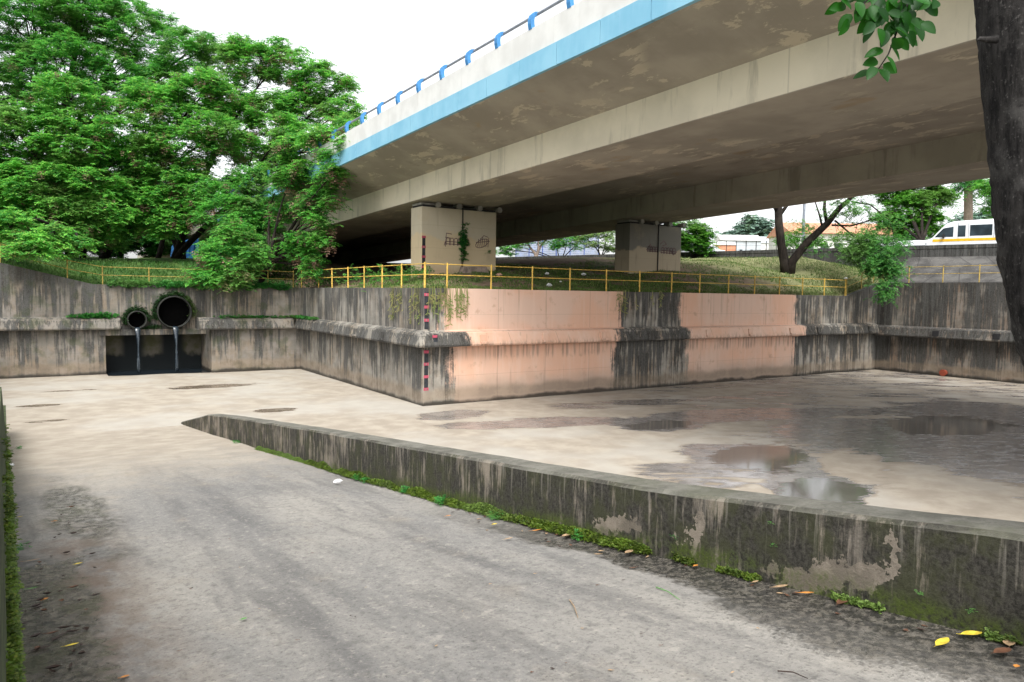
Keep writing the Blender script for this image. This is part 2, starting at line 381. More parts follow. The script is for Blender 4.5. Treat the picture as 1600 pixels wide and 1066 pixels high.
def lowwall_mat():
    g = G('mossy_low_wall'); X, Y, Z = g.xyz(); nz = g.nz()
    fine = g.noise(1, st=(14, 14, 1.6), detail=6, rough=.7); grit = g.noise(30, detail=5, rough=.75); blot = g.noise(1.6, detail=6, rough=.65, off=4); b2 = g.noise(3.4, detail=6, rough=.7, off=13)
    far = g.ss(Y, 7, 15)
    pale = g.mix(g.ss(b2, .35, .65), (.20, .175, .145), (.33, .28, .225))
    dark = g.mix(g.ss(grit, .35, .65), (.010, .010, .008), (.055, .052, .043))
    dark = g.mix(g.ss(b2, .42, .62, 0, .7), dark, (.032, .038, .013))
    k = g.ss(g.add(g.mul(fine, .6), g.mul(blot, .4), g.mul(far, -.03)), .33, .475)
    col = g.mix(g.mul(k, .95), pale, dark)
    col = g.mix(g.mul(g.ss(g.add(g.mul(g.noise(1, st=(2, 2.2, .7), detail=6, off=33), .6), g.mul(fine, .4)), .55, .62), .7), col, pale)
    vs = g.noise(1, st=(20, 20, 1.2), detail=4, off=41); col = g.mix(g.mul(g.ss(vs, .56, .66), g.ss(g.add(Z, g.mul(Y, .128)), 2.9, 3.4), .55), col, (.24, .22, .185))
    # two old patches rubbed pale near the foot
    zrr = g.add(Z, g.mul(Y, .128))
    def fe(cy, cz, ry, rz_, sh=0):
        wy = g.mul(g.ma('SUBTRACT', g.noise(2.6, detail=5, rough=.7, off=51), .5), 1.1); wz = g.mul(g.ma('SUBTRACT', g.noise(3.1, detail=6, rough=.7, off=57), .5), .75)
        u = g.ma('DIVIDE', g.add(Y, wy, -cy, g.mul(g.add(zrr, -cz), sh)), ry); v = g.ma('DIVIDE', g.add(zrr, wz, -cz), rz_); return g.ss(g.ma('SQRT', g.add(g.mul(u, u), g.mul(v, v))), .6, 1.3, 1, 0)
    pb0 = None
    for q_ in [(2.72, 2.92, .42, .13, 1.2), (3.85, 3.02, .10, .22, .3), (4.75, 2.97, .3, .11, .6), (2.3, 3.12, .07, .2, .4)]:
        e_ = fe(*q_); pb0 = e_ if pb0 is None else g.ma('MAXIMUM', pb0, e_)
    pb = g.ss(g.add(pb0, g.mul(g.ma('SUBTRACT', b2, .5), 1.8), g.mul(g.ma('SUBTRACT', fine, .5), 1.2), g.mul(g.ma('SUBTRACT', grit, .5), .6)), .50, .68)
    zz = g.ss(g.add(Z, g.mul(Y, .128), g.mul(b2, .25)), 3.32, 3.16)
    col = g.mix(g.mul(pb, .85), col, g.mix(g.ss(b2, .4, .6), (.17, .145, .115), (.27, .23, .185)))
    zr = g.add(Z, g.mul(Y, .128), g.mul(g.ma('SUBTRACT', blot, .5), .35))
    gm = g.mul(g.ss(g.add(zr, g.mul(b2, .2)), 3.10, 2.97), g.ss(b2, .35, .55), g.ss(grit, .35, .55))
    col = g.mix(g.mul(gm, .85), col, (.06, .085, .012))
    top = g.mix(g.ss(b2, .35, .65), (.105, .102, .085), (.185, .178, .152))
    top = g.mix(g.ss(grit, .5, .7, 0, .6), top, (.06, .06, .045))
    top = g.mix(g.mul(g.ss(blot, .5, .64), g.ss(Y, 7, 3), .6), top, (.095, .098, .065))
    col = g.mix(g.ss(nz, .6, .8), col, top)
    return g.fin(col, .9, bump=g.add(g.mul(grit, .9), g.mul(fine, .6), g.mul(b2, 1.2)), bs=.6, bd=.02, spec=.25)
MT['lowwall'] = lowwall_mat()

def soffit_mat(name, a, b, patch, sc=.5, pk=.5, vert=False):
    g = G(name); X, Y, Z = g.xyz()
    n = g.noise(sc, detail=5, off=3); p = g.noise(1, st=(1.6, .7, 1), detail=7, rough=.68, off=7, dist=.3); f = g.noise(14, detail=5)
    col = g.mix(g.ss(n, .35, .65), a, b)
    zone = g.ss(g.noise(.22, detail=2, off=17), .43, .53)
    col = g.mix(g.mul(g.ss(p, .55, .585), zone, pk), col, patch)
    if vert:
        s_ = g.noise(1, st=(1, 2.6, .3), detail=5, rough=.6, off=11)
        col = g.mix(g.ss(s_, .54, .68, 0, .55), col, tuple(c*.55 for c in a))
        col = g.mix(g.mul(g.seams(Y, 12.6, .03, 1.2), .4), col, tuple(c*.4 for c in a))
    else:
        col = g.mix(g.mul(g.seams(Y, 1.22, .01, .3), .13), col, tuple(c*.4 for c in a))
        ru = g.mul(g.ss(g.noise(.7, detail=5, off=23, st=(1, .6, 1)), .63, .70), .35)
        col = g.mix(ru, col, (.33, .22, .10))
        d = g.ss(g.noise(.9, detail=6, off=27, st=(2, .6, 1)), .6, .72, 0, .35); col = g.mix(d, col, tuple(c*.5 for c in a))
    return g.fin(col, .88, bump=g.add(f, g.mul(p, .6)), bs=.25, spec=.25)
MT['soffit'] = soffit_mat('viaduct_soffit', (.30, .272, .228), (.385, .35, .295), (.53, .47, .37), pk=.85)
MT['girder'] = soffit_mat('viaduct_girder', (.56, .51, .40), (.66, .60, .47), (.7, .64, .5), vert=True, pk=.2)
def bluefascia():
    g = G('blue_painted_fascia'); f = g.noise(1, st=(1, 6, .6), detail=5); n = g.noise(.8, detail=4)
    c = g.mix(g.ss(n, .35, .65), (.18, .41, .56), (.24, .48, .62)); c = g.mix(g.ss(f, .45, .7, 0, .35), c, (.25, .46, .61))
    c = g.mix(g.ss(g.noise(3, detail=6, off=4), .62, .75, 0, .4), c, (.12, .28, .42)); return g.fin(c, .7, spec=.3)
MT['fascia'] = bluefascia()
def whitebar():
    g = G('white_barrier_paint'); f = g.noise(1, st=(1, 5, .5), detail=6); n = g.noise(1.2, detail=5)
    c = g.mix(g.ss(n, .35, .65), (.58, .575, .56), (.66, .655, .64)); c = g.mix(g.ss(f, .55, .75, 0, .35), c, (.5, .48, .45)); return g.fin(c, .75)
MT['barrier'] = whitebar()
MT['bluepost'] = plain('blue_rail_paint', (.05, .21, .46), .6)
MT['grail'] = plain('grey_rail_metal', (.22, .24, .28), .6)
MT['yellow'] = plain('yellow_rail_paint', (.62, .40, .08), .6, var=.25)
MT['yellow_dull'] = plain('dull_yellow_rail_paint', (.42, .30, .08), .7, var=.35)
def piermat(name, up, lowc, split, dk):
    g = G(name); X, Y, Z = g.xyz(); n = g.noise(1.1, detail=6, off=3); f = g.noise(1, st=(4, 4, .5), detail=5)
    zz = g.add(Z, g.mul(g.ma('SUBTRACT', g.noise(.9, detail=5, off=7), .5), 1.4))
    c = g.mix(g.ss(zz, split-.08, split+.08), lowc, up)
    c = g.mix(g.ss(f, .55, .75, 0, .4), c, tuple(q*.65 for q in up)); c = g.mix(g.ss(n, .55, .72, 0, .4), c, tuple(q*.8 for q in lowc))
    c = g.mix(g.ss(g.add(Z, g.mul(n, 1.0)), 6.35, 5.6, 0, .45), c, dk)
    c = g.mix(g.mul(g.seams(Z, 1.1, .012), .25), c, (.1, .08, .06))
    return g.fin(c, .88, bump=g.noise(18, detail=5), bs=.25)
MT['pier1'] = piermat('cream_pier_paint', (.50, .44, .33), (.56, .45, .29), 7.2, (.42, .22, .12))
MT['pier2'] = piermat('grey_over_cream_pier', (.19, .18, .155), (.42, .35, .25), 7.1, (.30, .18, .11))
MT['dark'] = plain('black_rubber', (.02, .02, .022), .7)
MT['concrete'] = plain('grey_cast_concrete', (.27, .26, .24), .9, var=.3, scale=2.5)
MT['slope'] = None
def slopemat():
    g = G('weathered_slope_concrete'); n = g.noise(.9, detail=6, off=2); f = g.noise(10, detail=6, rough=.7)
    c = g.mix(g.ss(n, .35, .65), (.045, .043, .041), (.10, .096, .09)); c = g.mix(g.ss(f, .55, .7, 0, .5), c, (.30, .28, .25))
    c = g.mix(g.mul(g.vor(.35, 'DISTANCE_TO_EDGE'), 0), c, c)
    cr = g.ss(g.vor(.4, 'DISTANCE_TO_EDGE'), .02, .0, 0, .7); c = g.mix(cr, c, (.02, .02, .02)); return g.fin(c, .9, bump=f, bs=.4)
MT['slope'] = slopemat()
MT['parapet'] = streak_wall('black_stained_parapet', light=(.07, .065, .06), mid=(.05, .047, .043), warm=(.08, .07, .06), darkness=.72, topz=7.8)
def groundmat():
    g = G('embankment_grass_soil'); X, Y, Z = g.xyz(); n = g.noise(.35, detail=5, off=2); f = g.noise(5, detail=6, rough=.75); m = g.noise(1.3, detail=6, rough=.65, off=5)
    gr = g.mix(g.ss(m, .35, .65), (.05, .085, .022), (.115, .15, .05)); gr = g.mix(g.ss(f, .45, .7, 0, .6), gr, (.20, .21, .09))
    dry = g.mix(g.ss(f, .35, .65), (.15, .155, .07), (.27, .255, .14))
    gr = g.mix(g.mul(g.ss(g.add(X, g.mul(n, 8)), 32, 40), .75), gr, dry)
    soil = g.mix(g.ss(f, .35, .65), (.14, .10, .07), (.25, .185, .13))
    und = g.mul(g.box1(g.add(X, g.mul(m, 3)), 13.5, 37.5, 1.5), g.ss(g.add(n, g.mul(m, .35)), .58, .72))
    dk = g.mul(g.box1(g.add(X, g.mul(m, 2)), 13, 34, 1.0), g.ss(Y, 34, 40))
    c = g.mix(und, gr, soil); c = g.mix(dk, c, soil)
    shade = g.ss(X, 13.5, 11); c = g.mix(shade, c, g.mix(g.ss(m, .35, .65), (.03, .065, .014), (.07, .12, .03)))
    return g.fin(c, .95, bump=g.add(f, g.mul(m, 2)), bs=.8, bd=.05, spec=.1)
MT['ground'] = groundmat()
MT['grass'] = foliage('grass_blades', (.06, .13, .025), (.11, .20, .04), (.27, .28, .11), .3)
MT['drygrass'] = foliage('dry_grass_blades', (.13, .16, .06), (.20, .215, .095), (.28, .265, .15), .3)
MT['leaf'] = foliage('bright_leaves', (.055, .26, .045), (.17, .53, .08), (.36, .64, .10), .5, brown=.6)
MT['leaf2'] = foliage('deeper_green_leaves', (.045, .23, .045), (.13, .46, .07), (.27, .58, .09), .5, brown=.4)
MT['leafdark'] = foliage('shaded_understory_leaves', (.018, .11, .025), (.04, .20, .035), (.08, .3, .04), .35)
MT['leafbright'] = foliage('yellow_green_leaves', (.05, .20, .02), (.10, .32, .03), (.18, .42, .05), .4)
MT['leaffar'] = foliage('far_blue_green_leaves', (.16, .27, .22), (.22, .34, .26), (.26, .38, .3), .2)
MT['pods'] = foliage('dry_seed_pods', (.16, .09, .06), (.24, .15, .10), (.30, .2, .14), .2)
MT['moss'] = foliage('wet_moss', (.035, .065, .008), (.085, .15, .012), (.17, .20, .035), .15, scale=3)
MT['mossdark'] = foliage('dark_moss', (.012, .035, .01), (.02, .06, .014), (.03, .09, .02), .1, scale=3)
MT['weed'] = foliage('weed_leaves', (.03, .17, .03), (.06, .26, .05), (.12, .36, .07), .35, scale=4)
def barkmat(name, a, b, c, s=1.):
    g = G(name); r = g.noise(1, st=(24*s, 24*s, 4*s), detail=7, rough=.72); l = g.noise(2.6*s, detail=6, off=4, rough=.65); k = g.noise(50*s, detail=4)
    col = g.mix(g.ss(r, .35, .65), a, b); col = g.mix(g.ss(l, .5, .66, 0, .75), col, c); col = g.mix(g.ss(k, .6, .7, 0, .35), col, tuple(min(1, x*2) for x in c))
    return g.fin(col, .95, bump=g.add(r, g.mul(l, 1.5), g.mul(k, .3)), bs=.9, bd=.02, spec=.15)
MT['bark'] = barkmat('dark_bark', (.010, .008, .007), (.028, .022, .018), (.045, .038, .03), .3)
MT['barknear'] = barkmat('rough_near_bark', (.008, .0075, .0075), (.036, .033, .031), (.085, .08, .075), 1.)
MT['palmbark'] = plain('palm_trunk_bark', (.2, .155, .125), .9)
def nearleaf():
    g = G('glossy_near_leaf'); r = g.rnd(); c = g.mix(g.ss(r, 0, 1), (.004, .035, .003), (.016, .10, .007)); return g.fin(c, .42, spec=.2, trans=.3, tcol=(.04, .20, .01))
MT['nearleaf'] = nearleaf()
MT['waterdark'] = None
def waterm():
    g = G('dark_outfall_water'); n = g.noise(3, detail=4); return g.fin((.012, .018, .024), .06, bump=n, bs=.25, spec=.6)
MT['waterdark'] = waterm()
def fallm():
    g = G('falling_water'); n = g.noise(1, st=(22, 22, .8), detail=4); c = g.mix(g.ss(n, .58, .72), (.012, .02, .028), (.26, .30, .33)); return g.fin(c, .2, bump=n, bs=.4, spec=.7)
MT['fall'] = fallm()
MT['wetdark'] = plain('slimed_outfall_concrete', (.028, .028, .024), .35, var=.6, scale=1.6, spec=.5)
def recessm():
    g = G('stained_outfall_backwall'); X, Y, Z = g.xyz(); n = g.noise(1.4, detail=5, off=4)
    zz = g.add(Z, g.mul(n, 1.3))
    band = g.ma('MAXIMUM', g.box1(X, 3.95, 5.0, .22), g.box1(X, 5.85, 7.0, .22))
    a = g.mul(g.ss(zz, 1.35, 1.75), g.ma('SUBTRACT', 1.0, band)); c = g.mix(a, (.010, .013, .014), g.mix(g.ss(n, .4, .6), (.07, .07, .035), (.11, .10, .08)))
    return g.fin(c, .6, bump=n, bs=.3, spec=.12)
MT['recess'] = recessm()
MT['pipe'] = plain('dirty_concrete_pipe', (.012, .013, .010), .7, var=.5, scale=3)
MT['black'] = plain('bore_shade_black', (.002, .002, .002), .9, spec=0)  # flat black that paints the darkness inside the outfall pipes
MT['gaugeblack'] = plain('black_gauge_paint', (.022, .025, .03), .7, var=.5)
MT['gaugered'] = plain('red_gauge_paint', (.42, .07, .11), .8)
MT['white'] = plain('white_paint', (.78, .78, .78), .45)
MT['vanwhite'] = plain('white_van_paint', (.75, .77, .80), .3, var=.03, coat=.4)
MT['glass'] = plain('dark_vehicle_glass', (.03, .045, .055), .08, var=.4, spec=.7, scale=1.2)
MT['yellowstripe'] = plain('yellow_van_stripe', (.80, .45, .02), .4)
MT['redlight'] = plain('red_lamp_plastic', (.6, .02, .02), .3)
MT['rubber'] = plain('tyre_rubber', (.02, .02, .02), .8)
MT['graffiti'] = plain('purple_brown_spray_paint', (.15, .09, .095), .8, var=.3)
MT['tarp'] = plain('blue_tarpaulin', (.03, .16, .42), .6, var=.35, scale=1.2)
MT['road'] = plain('road_asphalt', (.055, .055, .055), .9)
def rooft():
    g = G('orange_clay_roof'); f = g.noise(3, detail=5); c = g.mix(g.ss(f, .35, .65), (.45, .2, .12), (.55, .3, .19)); w_ = g.seams(g.xyz()[0], .35, .06); c = g.mix(g.mul(w_, .4), c, (.3, .1, .05)); return g.fin(c, .8)
MT['rooft'] = rooft()
MT['bwhite'] = plain('whitewashed_wall', (.72, .72, .70), .85, var=.08, scale=1)
MT['bgrey'] = plain('pale_grey_cladding', (.48, .52, .55), .6, var=.1, scale=1)
MT['borange'] = plain('terracotta_wall', (.6, .27, .16), .85)
MT['bluemesh'] = plain('blue_shade_netting', (.10, .15, .30), .9, var=.4, scale=1.5)

# ------------------------------------------------------------------ setting : floor, ramp
XB = 12.6; YP = 25.16; YL = 42.2; YR = 40.7; XR = 44.2; WT = 4.6
mb = MB(); mb.quad((-1.8, -30, 0), (60, -30, 0), (60, 46, 0), (-1.8, 46, 0))
kind(mb.build('canal_floor', MT['floor']), 'structure')
RZ = [(-14, 4.6), (-6, 3.56), (0, 2.8), (1.57, 2.60), (4.44, 2.22), (7.87, 1.77), (12.7, 1.22), (17.2, .72), (22, .23), (24.8, .03), (26.5, -.08)]
def rz(y): return interp(y, RZ)
XW = 4.3
mb = MB()
ys = list(np.linspace(-14, 8, 60))+list(np.linspace(8.2, 26.5, 50)); xs = np.linspace(-.9, XW+.1, 24)
n = 0
for y in ys:
    for x in xs:
        e = .015*mnoise.noise(Vector((x*.8, y*.5, 1)))+.006*mnoise.noise(Vector((x*4, y*3, 2)))
        gutter = -.035*math.exp(-((x-4.05)/.16)**2)
        xx = x if y < 20 else x*(1-.0*(y-20))
        mb.v.append((xx, y, rz(y)+e*(1 if y < 22 else .2)+gutter*(1 if y < 12 else 0)))
for i in range(len(ys)-1):
    for j in range(len(xs)-1):
        a = i*len(xs)+j; mb.f.append((a, a+1, a+1+len(xs), a+len(xs)))
kind(mb.build('ramp', MT['ramp'], smooth=True), 'structure')

# low wall between ramp and canal
TZ = [(-14, 5.05), (-6, 4.1), (0, 3.33), (1.6, 3.18), (3.17, 2.95), (4.46, 2.77), (6.44, 2.55), (9.86, 2.18), (12.72, 1.87), (17.2, 1.36), (21.0, .92), (22.4, .75), (25.6, .06)]
mb = MB(); rings = []
yy = list(np.arange(-14, 21, .25))+[21.0, 21.6, 22.4, 23.2, 24, 24.8, 25.6]
for y in yy:
    t = interp(y, TZ)+.008*mnoise.noise(Vector((0, y*1.5, 3))); j = .012*mnoise.noise(Vector((3, y*1.1, 0)))
    b = min(rz(y)-.25, t-.1); xk = 0 if y < 20 else -.3*((y-20)/5.6)**1.5
    ww = .36
    sec = [(XW+j*.5, b), (XW+j, lerp(b, t, .35)), (XW+j*1.3, lerp(b, t, .7)), (XW+j, t-.03), (XW+.03, t), (XW+ww-.03, t), (XW+ww, t-.03), (XW+ww+.02, min(b, -.1))]
    rings.append([(p[0]+xk, y, p[1]) for p in reversed(sec)])
mb.loft(rings)
tag(mb.build('low_wall', MT['lowwall'], smooth=False), 'long low moss-stained concrete wall sloping down beside the ramp', 'low wall')

# left edge wall
mb = MB(); rings = []
LW = [(-8, -.5), (0, -.18), (1.8, -.075), (26, -.71)]
for y in np.concatenate([np.arange(-8, 25.5, .5), [26]]):
    x = interp(y, LW); t = interp(y, [(-8, 4.9), (0, 4.0), (6, 3.72), (12, 2.5), (18, 1.6), (26, .9)])+.03*mnoise.noise(Vector((0, y, 7)))
    rings.append([(x, y, -.2), (x, y, t), (x-.35, y, t), (x-.35, y, -.2)])
mb.loft(rings)
MT['sidewall'] = plain('mossy_side_wall', (.045, .06, .022), .95, var=.7, scale=5)
lw = tag(mb.build('side_wall', MT['sidewall']), 'narrow mossy side wall at the far left edge of the ramp', 'wall')

# ------------------------------------------------------------------ canal walls
def ledge_profile():  # outward offset, z
    return [(0, 2.96), (.10, 2.93), (.30, 2.84), (.42, 2.40), (.40, 2.33), (0, 2.28)]
PR = ledge_profile()
# corner block : painted wall
topA = [(XB, WT), (40.9, WT), (42.8, 5.05), (XR+.1, 5.45)]
mb = MB()
xs = np.concatenate([np.arange(XB, 40.9, 1.5), [40.9, 41.8, 42.8, 43.5, XR+.1]])
fr = [(x, YP) for x in xs]
rings = [[(x, YP, -.2), (x, YP, interp(x, topA)), (x, YP+.32, interp(x, topA)), (x, YP+.32, -.2)] for x in xs]
mb.loft(rings)
pw = mb.build('canal_wall', MT['wall_pink'], bevel=.015)
tag(pw, 'long salmon-painted canal wall facing the camera with two grey unpainted stretches', 'canal wall')
def ledge(name, pts, mat, parent):
    """pts = list of (x, y, ox, oy) : wall point and outward direction"""
    m = MB(); m.loft([[(x+ox*o, y+oy*o, z) for o, z in PR] for x, y, ox, oy in pts]); return m.build(name, mat, parent)
ledge('ledge', [(XB, YP, -1, -1)]+[(x, YP-.002, 0, -1) for x in np.arange(15, 44, 3)]+[(XR-.42, YP-.002, 0, -1)], MT['wall_pink'], pw)
for x in [15.08, 18.17, 21.38, 24.72, 28.29, 31.55, 35.04, 37.58, 40.32, 42.77]:
    m = MB(); m.obox((x, YP-.375, 2.60), (.15, 0, 0), (0, .05, 0), (0, 0, .17)); m.obox((x+.04, YP-.44, 2.45), (.19, 0, 0), (0, .07, 0), (0, 0, .045))
    m.build('bracket', MT['wall_pink'], pw)
# depth gauge painted as a black strip with red marks
def gauge(parent, x0, y, z0, z1, marks, wd=.17, lean=0):
    m = MB(); m.box(x0, x0+wd, y-.006, y+.02, z0, z1); s_ = m.build('gauge_strip', MT['gaugeblack'], parent)
    for z in marks:
        q = MB(); q.box(x0-.02, x0+wd+.02, y-.010, y+.01, z-.055, z+.055); q.build('gauge_mark', MT['gaugered'], s_)
    for z in marks[::2]:
        q = MB(); q.box(x0+.065, x0+.10, y-.013, y+.005, z-.03, z+.03); q.build('gauge_digit', MT['concrete'], s_)
gauge(pw, XB+.04, YP, .62, 2.2, [.66, 1.15, 1.64, 2.12])
gauge(pw, XB+.04, YP, 3.0, 4.45, [3.35, 3.86, 4.34])
gm = MB(); gm.obox((XB+.34, YP-.372, 2.62), (.085, 0, 0), (0, .01, .0), (0, .06*.2, .2)); gs = gm.build('gauge_strip', MT['gaugeblack'], pw)
q = MB(); q.obox((XB+.30, YP-.375, 2.74), (.10, 0, 0), (0, .012, 0), (0, 0, .05)); q.build('gauge_mark', MT['gaugered'], gs)

# side wall of the corner block
mb = MB(); mb.box(XB, XB+.32, YP+.322, YR+.3, -.2, WT-.003)
sw = mb.build('canal_wall', MT['wall_side'], bevel=.015)
tag(sw, 'grey streaked canal wall running away to the left from the painted corner', 'canal wall')
m = MB(); m.loft([[(x-o, y, z) for o, z in PR] for x, y in [(XB-.002, YP-.0), (XB-.002, YP+5), (XB-.002, YP+10), (XB-.002, YR-.42)]])
# mitre the near end to meet the painted wall's ledge
for i in range(6): m.v[i] = (XB-PR[i][0], YP-PR[i][0]+.004, PR[i][1])
m.build('ledge', MT['wall_side'], sw)
for y in [28.2, 31.3, 34.4, 37.5]:
    m = MB(); m.obox((XB-.375, y, 2.60), (.05, 0, 0), (0, .15, 0), (0, 0, .15)); m.obox((XB-.44, y, 2.45), (.06, 0, 0), (0, .19, 0), (0, 0, .04)); m.build('bracket', MT['wall_side'], sw)

# back walls and outfall
bw = thing('canal_wall', 'black-streaked concrete back wall with two round outfall pipes', 'canal wall', (5.5, 41, 0))
XL0, XL1 = 3.1, 7.9
def wt(x): return interp(x, [(-8, 7.2), (-1.2, 5.55), (2.6, 4.6), (20, 4.6)])
m = MB()
m.loft([[(x, YL, 2.3), (x, YL, wt(x)), (x, YL+.32, wt(x)), (x, YL+.32, 2.3)] for x in (-8, -4, -1.2, .8, 2.6, 5.3, 7.9)])
m.box(-8, XL0, YL, YL+.33, -.2, 2.297)
m.build('wall_panel', MT['wall_back'], bw)
m = MB(); m.box(XL1, XB+.1, YR, YR+.32, -.2, WT-.004); m.build('wall_panel', MT['wall_back'], bw)
m = MB(); m.box(XL1, XL1+.32, YR+.322, YL+1.6, -.2, WT-.008); m.build('return_wall', MT['wall_back'], bw)
m = MB(); m.box(XL0-.32, XL0-.0, YL+.333, YL+1.6, -.2, 2.2); m.build('return_wall', MT['wall_back'], bw)
m = MB(); m.box(XL0-.3, XL1+.3, YL+1.3, YL+1.6, -.2, 2.3); m.build('recess_wall', MT['recess'], bw)
m = MB(); m.box(XL0-.3, XL1, YL-.12, YL+1.3, 2.0, 2.295); m.build('lip_slab', MT['wall_back'], bw)
m = MB(); m.loft([[(x, YL-o-.002, z) for o, z in PR] for x in (-8, -4, 0, 2.4, 3.75)]); m.build('ledge', MT['wall_back'], bw)
m = MB(); m.loft([[(x, YR-o-.002, z) for o, z in PR] for x in (7.25, 9, 11, XB-.42)]); m.build('ledge', MT['wall_back'], bw)
m = MB(); m.box(7.25, 7.9, YR-.004, YR+.3, 2.28, 2.95); m.build('ledge_end', MT['wall_back'], bw)
def ring(cx, cy, z, r0, r1, y0, y1, k=40):
    m = MB(); rings = []
    for rr, y in ((r0, y1), (r0, y0), (r0+.02, y0-.02), (r1-.02, y0-.02), (r1, y0), (r1, y1)):
        rings.append([(cx+rr*math.cos(a), y, z+rr*math.sin(a)) for a in np.linspace(0, 2*math.pi, k, endpoint=False)])
    m.loft(rings, cap=False); return m
# tubes proud of the wall face; a black disc paints the shade inside
for cx, cz, r, th_ in ((4.52, 2.80, .40, .07), (6.30, 3.20, .78, .075)):
    pp = ring(cx, 0, cz, r, r+th_, YL-.42, YL+.1).build('outfall_pipe', MT['pipe'], bw, smooth=True)
    m = MB(); m.poly([(cx+(r+.01)*math.cos(a), YL-.012, cz+(r+.01)*math.sin(a)) for a in np.linspace(0, 2*math.pi, 40, endpoint=False)]); m.build('bore_shade', MT['black'], pp)
for cx, z0, wd in ((4.52, 2.42, .30), (6.32, 2.45, .34)):
    m = MB(); rings = []
    for t in np.linspace(0, 1, 14):
        z = lerp(z0, .1, t**1.3); y = YL-.40-.38*math.sqrt(t); ww = wd*(.4+.6*math.exp(-5*t))*(1 if t else .7)
        rings.append([(cx+ww/2*math.cos(a)+.02*math.sin(9*t+a), y+.05*math.sin(a), z) for a in np.linspace(0, 2*math.pi, 10, endpoint=False)])
    m.loft(rings); kind(m.build('falling_water', MT['fall'], smooth=True), 'structure')
m = MB(); rg = []
m.poly([(XL0+.02, YL-.9, .02), (4, YL-1.15, .02), (5.6, YL-1.0, .02), (7.0, YL-1.3, .02), (XL1-.02, YL-1.4, .02), (XL1-.02, YL+1.29, .02), (XL0+.02, YL+1.29, .02)])
kind(m.build('water', MT['waterdark']), 'structure')

# right wall
rw = None
m = MB(); m.loft([[(XR, y, -.2), (XR, y, 5.45), (XR+.32, y, 5.45), (XR+.32, y, -.2)] for y in (YP-.003, 20, 10, 0, -15, -30)])
rw = tag(m.build('canal_wall', MT['wall_right']), 'tall dark streaked canal wall on the right below the slope', 'canal wall')
m = MB(); m.loft([[(XR-o-.002, y, z-.12) for o, z in PR] for y in (YP-.003, 20, 10, 0, -15, -30)]); m.build('ledge', MT['wall_right'], rw)
for y in (21.4, 18.2, 15, 12):
    m = MB(); m.obox((XR-.375, y, 2.48), (.05, 0, 0), (0, .17, 0), (0, 0, .16)); m.build('bracket', MT['dark'], rw)
m = MB(); p = atX(1475, 582, XR-.1); m.tube([(XR-.25, p[1], .22), (XR+.1, p[1], .22)], [.16, .16], 14); m.tube([(XR-.27, p[1], .22), (XR-.2, p[1], .22)], [.19, .19], 14)
m.build('drain_pipe', plain('rusty_iron', (.25, .05, .025), .8), rw, smooth=False)

# ------------------------------------------------------------------ terrain
PA = np.array([48.0, 22.0]); PD = np.array([-.29, .956]); PD /= np.linalg.norm(PD); PN = np.array([PD[1], -PD[0]])   # PN points away from the canal
def gz(x, y):
    # distance to canal edge
    if y >= YP:
        if x >= XB: d = math.hypot(max(0, 0), min(y-YP, 1e9)); d = min(y-YP, math.hypot(x-XB, max(0, 0)) if y < YR else max(x-XB, y-YR) if True else 0)
        else: d = y-(YR if x > 7.9 else YL)
    else: d = x-XR
    d = max(0, d)
    top = WT
    if x < 2.6 and y > 38: top = wt(x)
    if x > 40.9: top = interp(x, topA)
    z = top+2.75*(1-math.exp(-max(0, d-.3)/13.0))+max(0, min(.95, (x-27)*.085))*(1-math.exp(-max(0, d-.32)/2.2))
    if y < YP and x > XR: z = 5.1+.3*max(0, d-.3)
    if x > XB and y < 46: z += .1*mnoise.noise(Vector((x*.4, y*.4, 0)))*min(1, d)
    z += .12*mnoise.noise(Vector((x*.25, y*.25, 5)))*min(1, d/2)
    # rising mound below the far end of the viaduct
    z = min(z, 7.3)
    z += .3*max(0, min(1, (y-52)/20))*max(0, 1-abs(x-22)/16)
    return z
xs = sorted(set(list(np.arange(-40, -8, 4.))+list(np.arange(-8, 12.5, .8))+[7.9+.3, XB+.3]+list(np.arange(13.5, 52, .75))+list(np.arange(52, 100, 6.))+[XR+.3]))
ys = sorted(set(list(np.arange(-30, 24, 3.))+[YP+.3]+list(np.arange(26, 62, .75))+[YR+.3, YL+.3]+list(np.arange(62, 130, 6.))))
mb = MB(); idx = {}
def inc(x, y):
    if y < YP+.25 and x < XR+.25: return True
    if x < XB+.25 and y < (YR+.25 if x > 8.15 else YL+.25): return True
    return False
def canal_cell(x, y):
    if y < YP+.3 and x < XR+.3: return True
    if x < XB+.3 and y < YR+.3: return True
    if x < 8.2 and y < YL+.3: return True
    return False
for i in range(len(xs)-1):
    for j in range(len(ys)-1):
        if canal_cell((xs[i]+xs[i+1])/2, (ys[j]+ys[j+1])/2): continue
        f = []
        for a, b in ((i, j), (i+1, j), (i+1, j+1), (i, j+1)):
            if (a, b) not in idx:
                idx[(a, b)] = len(mb.v); x, y = xs[a], ys[b]; z = gz(x, y)-.03
                mb.v.append((x, y, z))
            f.append(idx[(a, b)])
        mb.f.append(tuple(f))
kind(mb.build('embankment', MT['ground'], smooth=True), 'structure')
mb = MB()
mb.quad((-600, 128, 7.0), (600, 128, 7.0), (600, 1500, 7.0), (-600, 1500, 7.0)); mb.quad((98, -600, 7.0), (900, -600, 7.0), (900, 128, 7.0), (98, 128, 7.0)); mb.quad((-600, -600, 4.4), (-1.9-1.5, -600, 4.4), (-3.4, 43, 4.4), (-600, 43, 4.4))
kind(mb.build('far_ground', MT['ground']), 'structure')
# concrete slope above the right wall
def pl(t, off=0): return PA+PD*t+PN*off
mb = MB(); rings = []
for y in np.linspace(-30, 24.9, 24):
    t = (y-PA[1])/PD[1]; e = pl(t)
    rings.append([(lerp(XR+.33, e[0], s_), y, lerp(5.43, 7.12, s_)+.02) for s_ in np.linspace(0, 1, 6)])
mb.loft(rings, cap=False, closed=False)
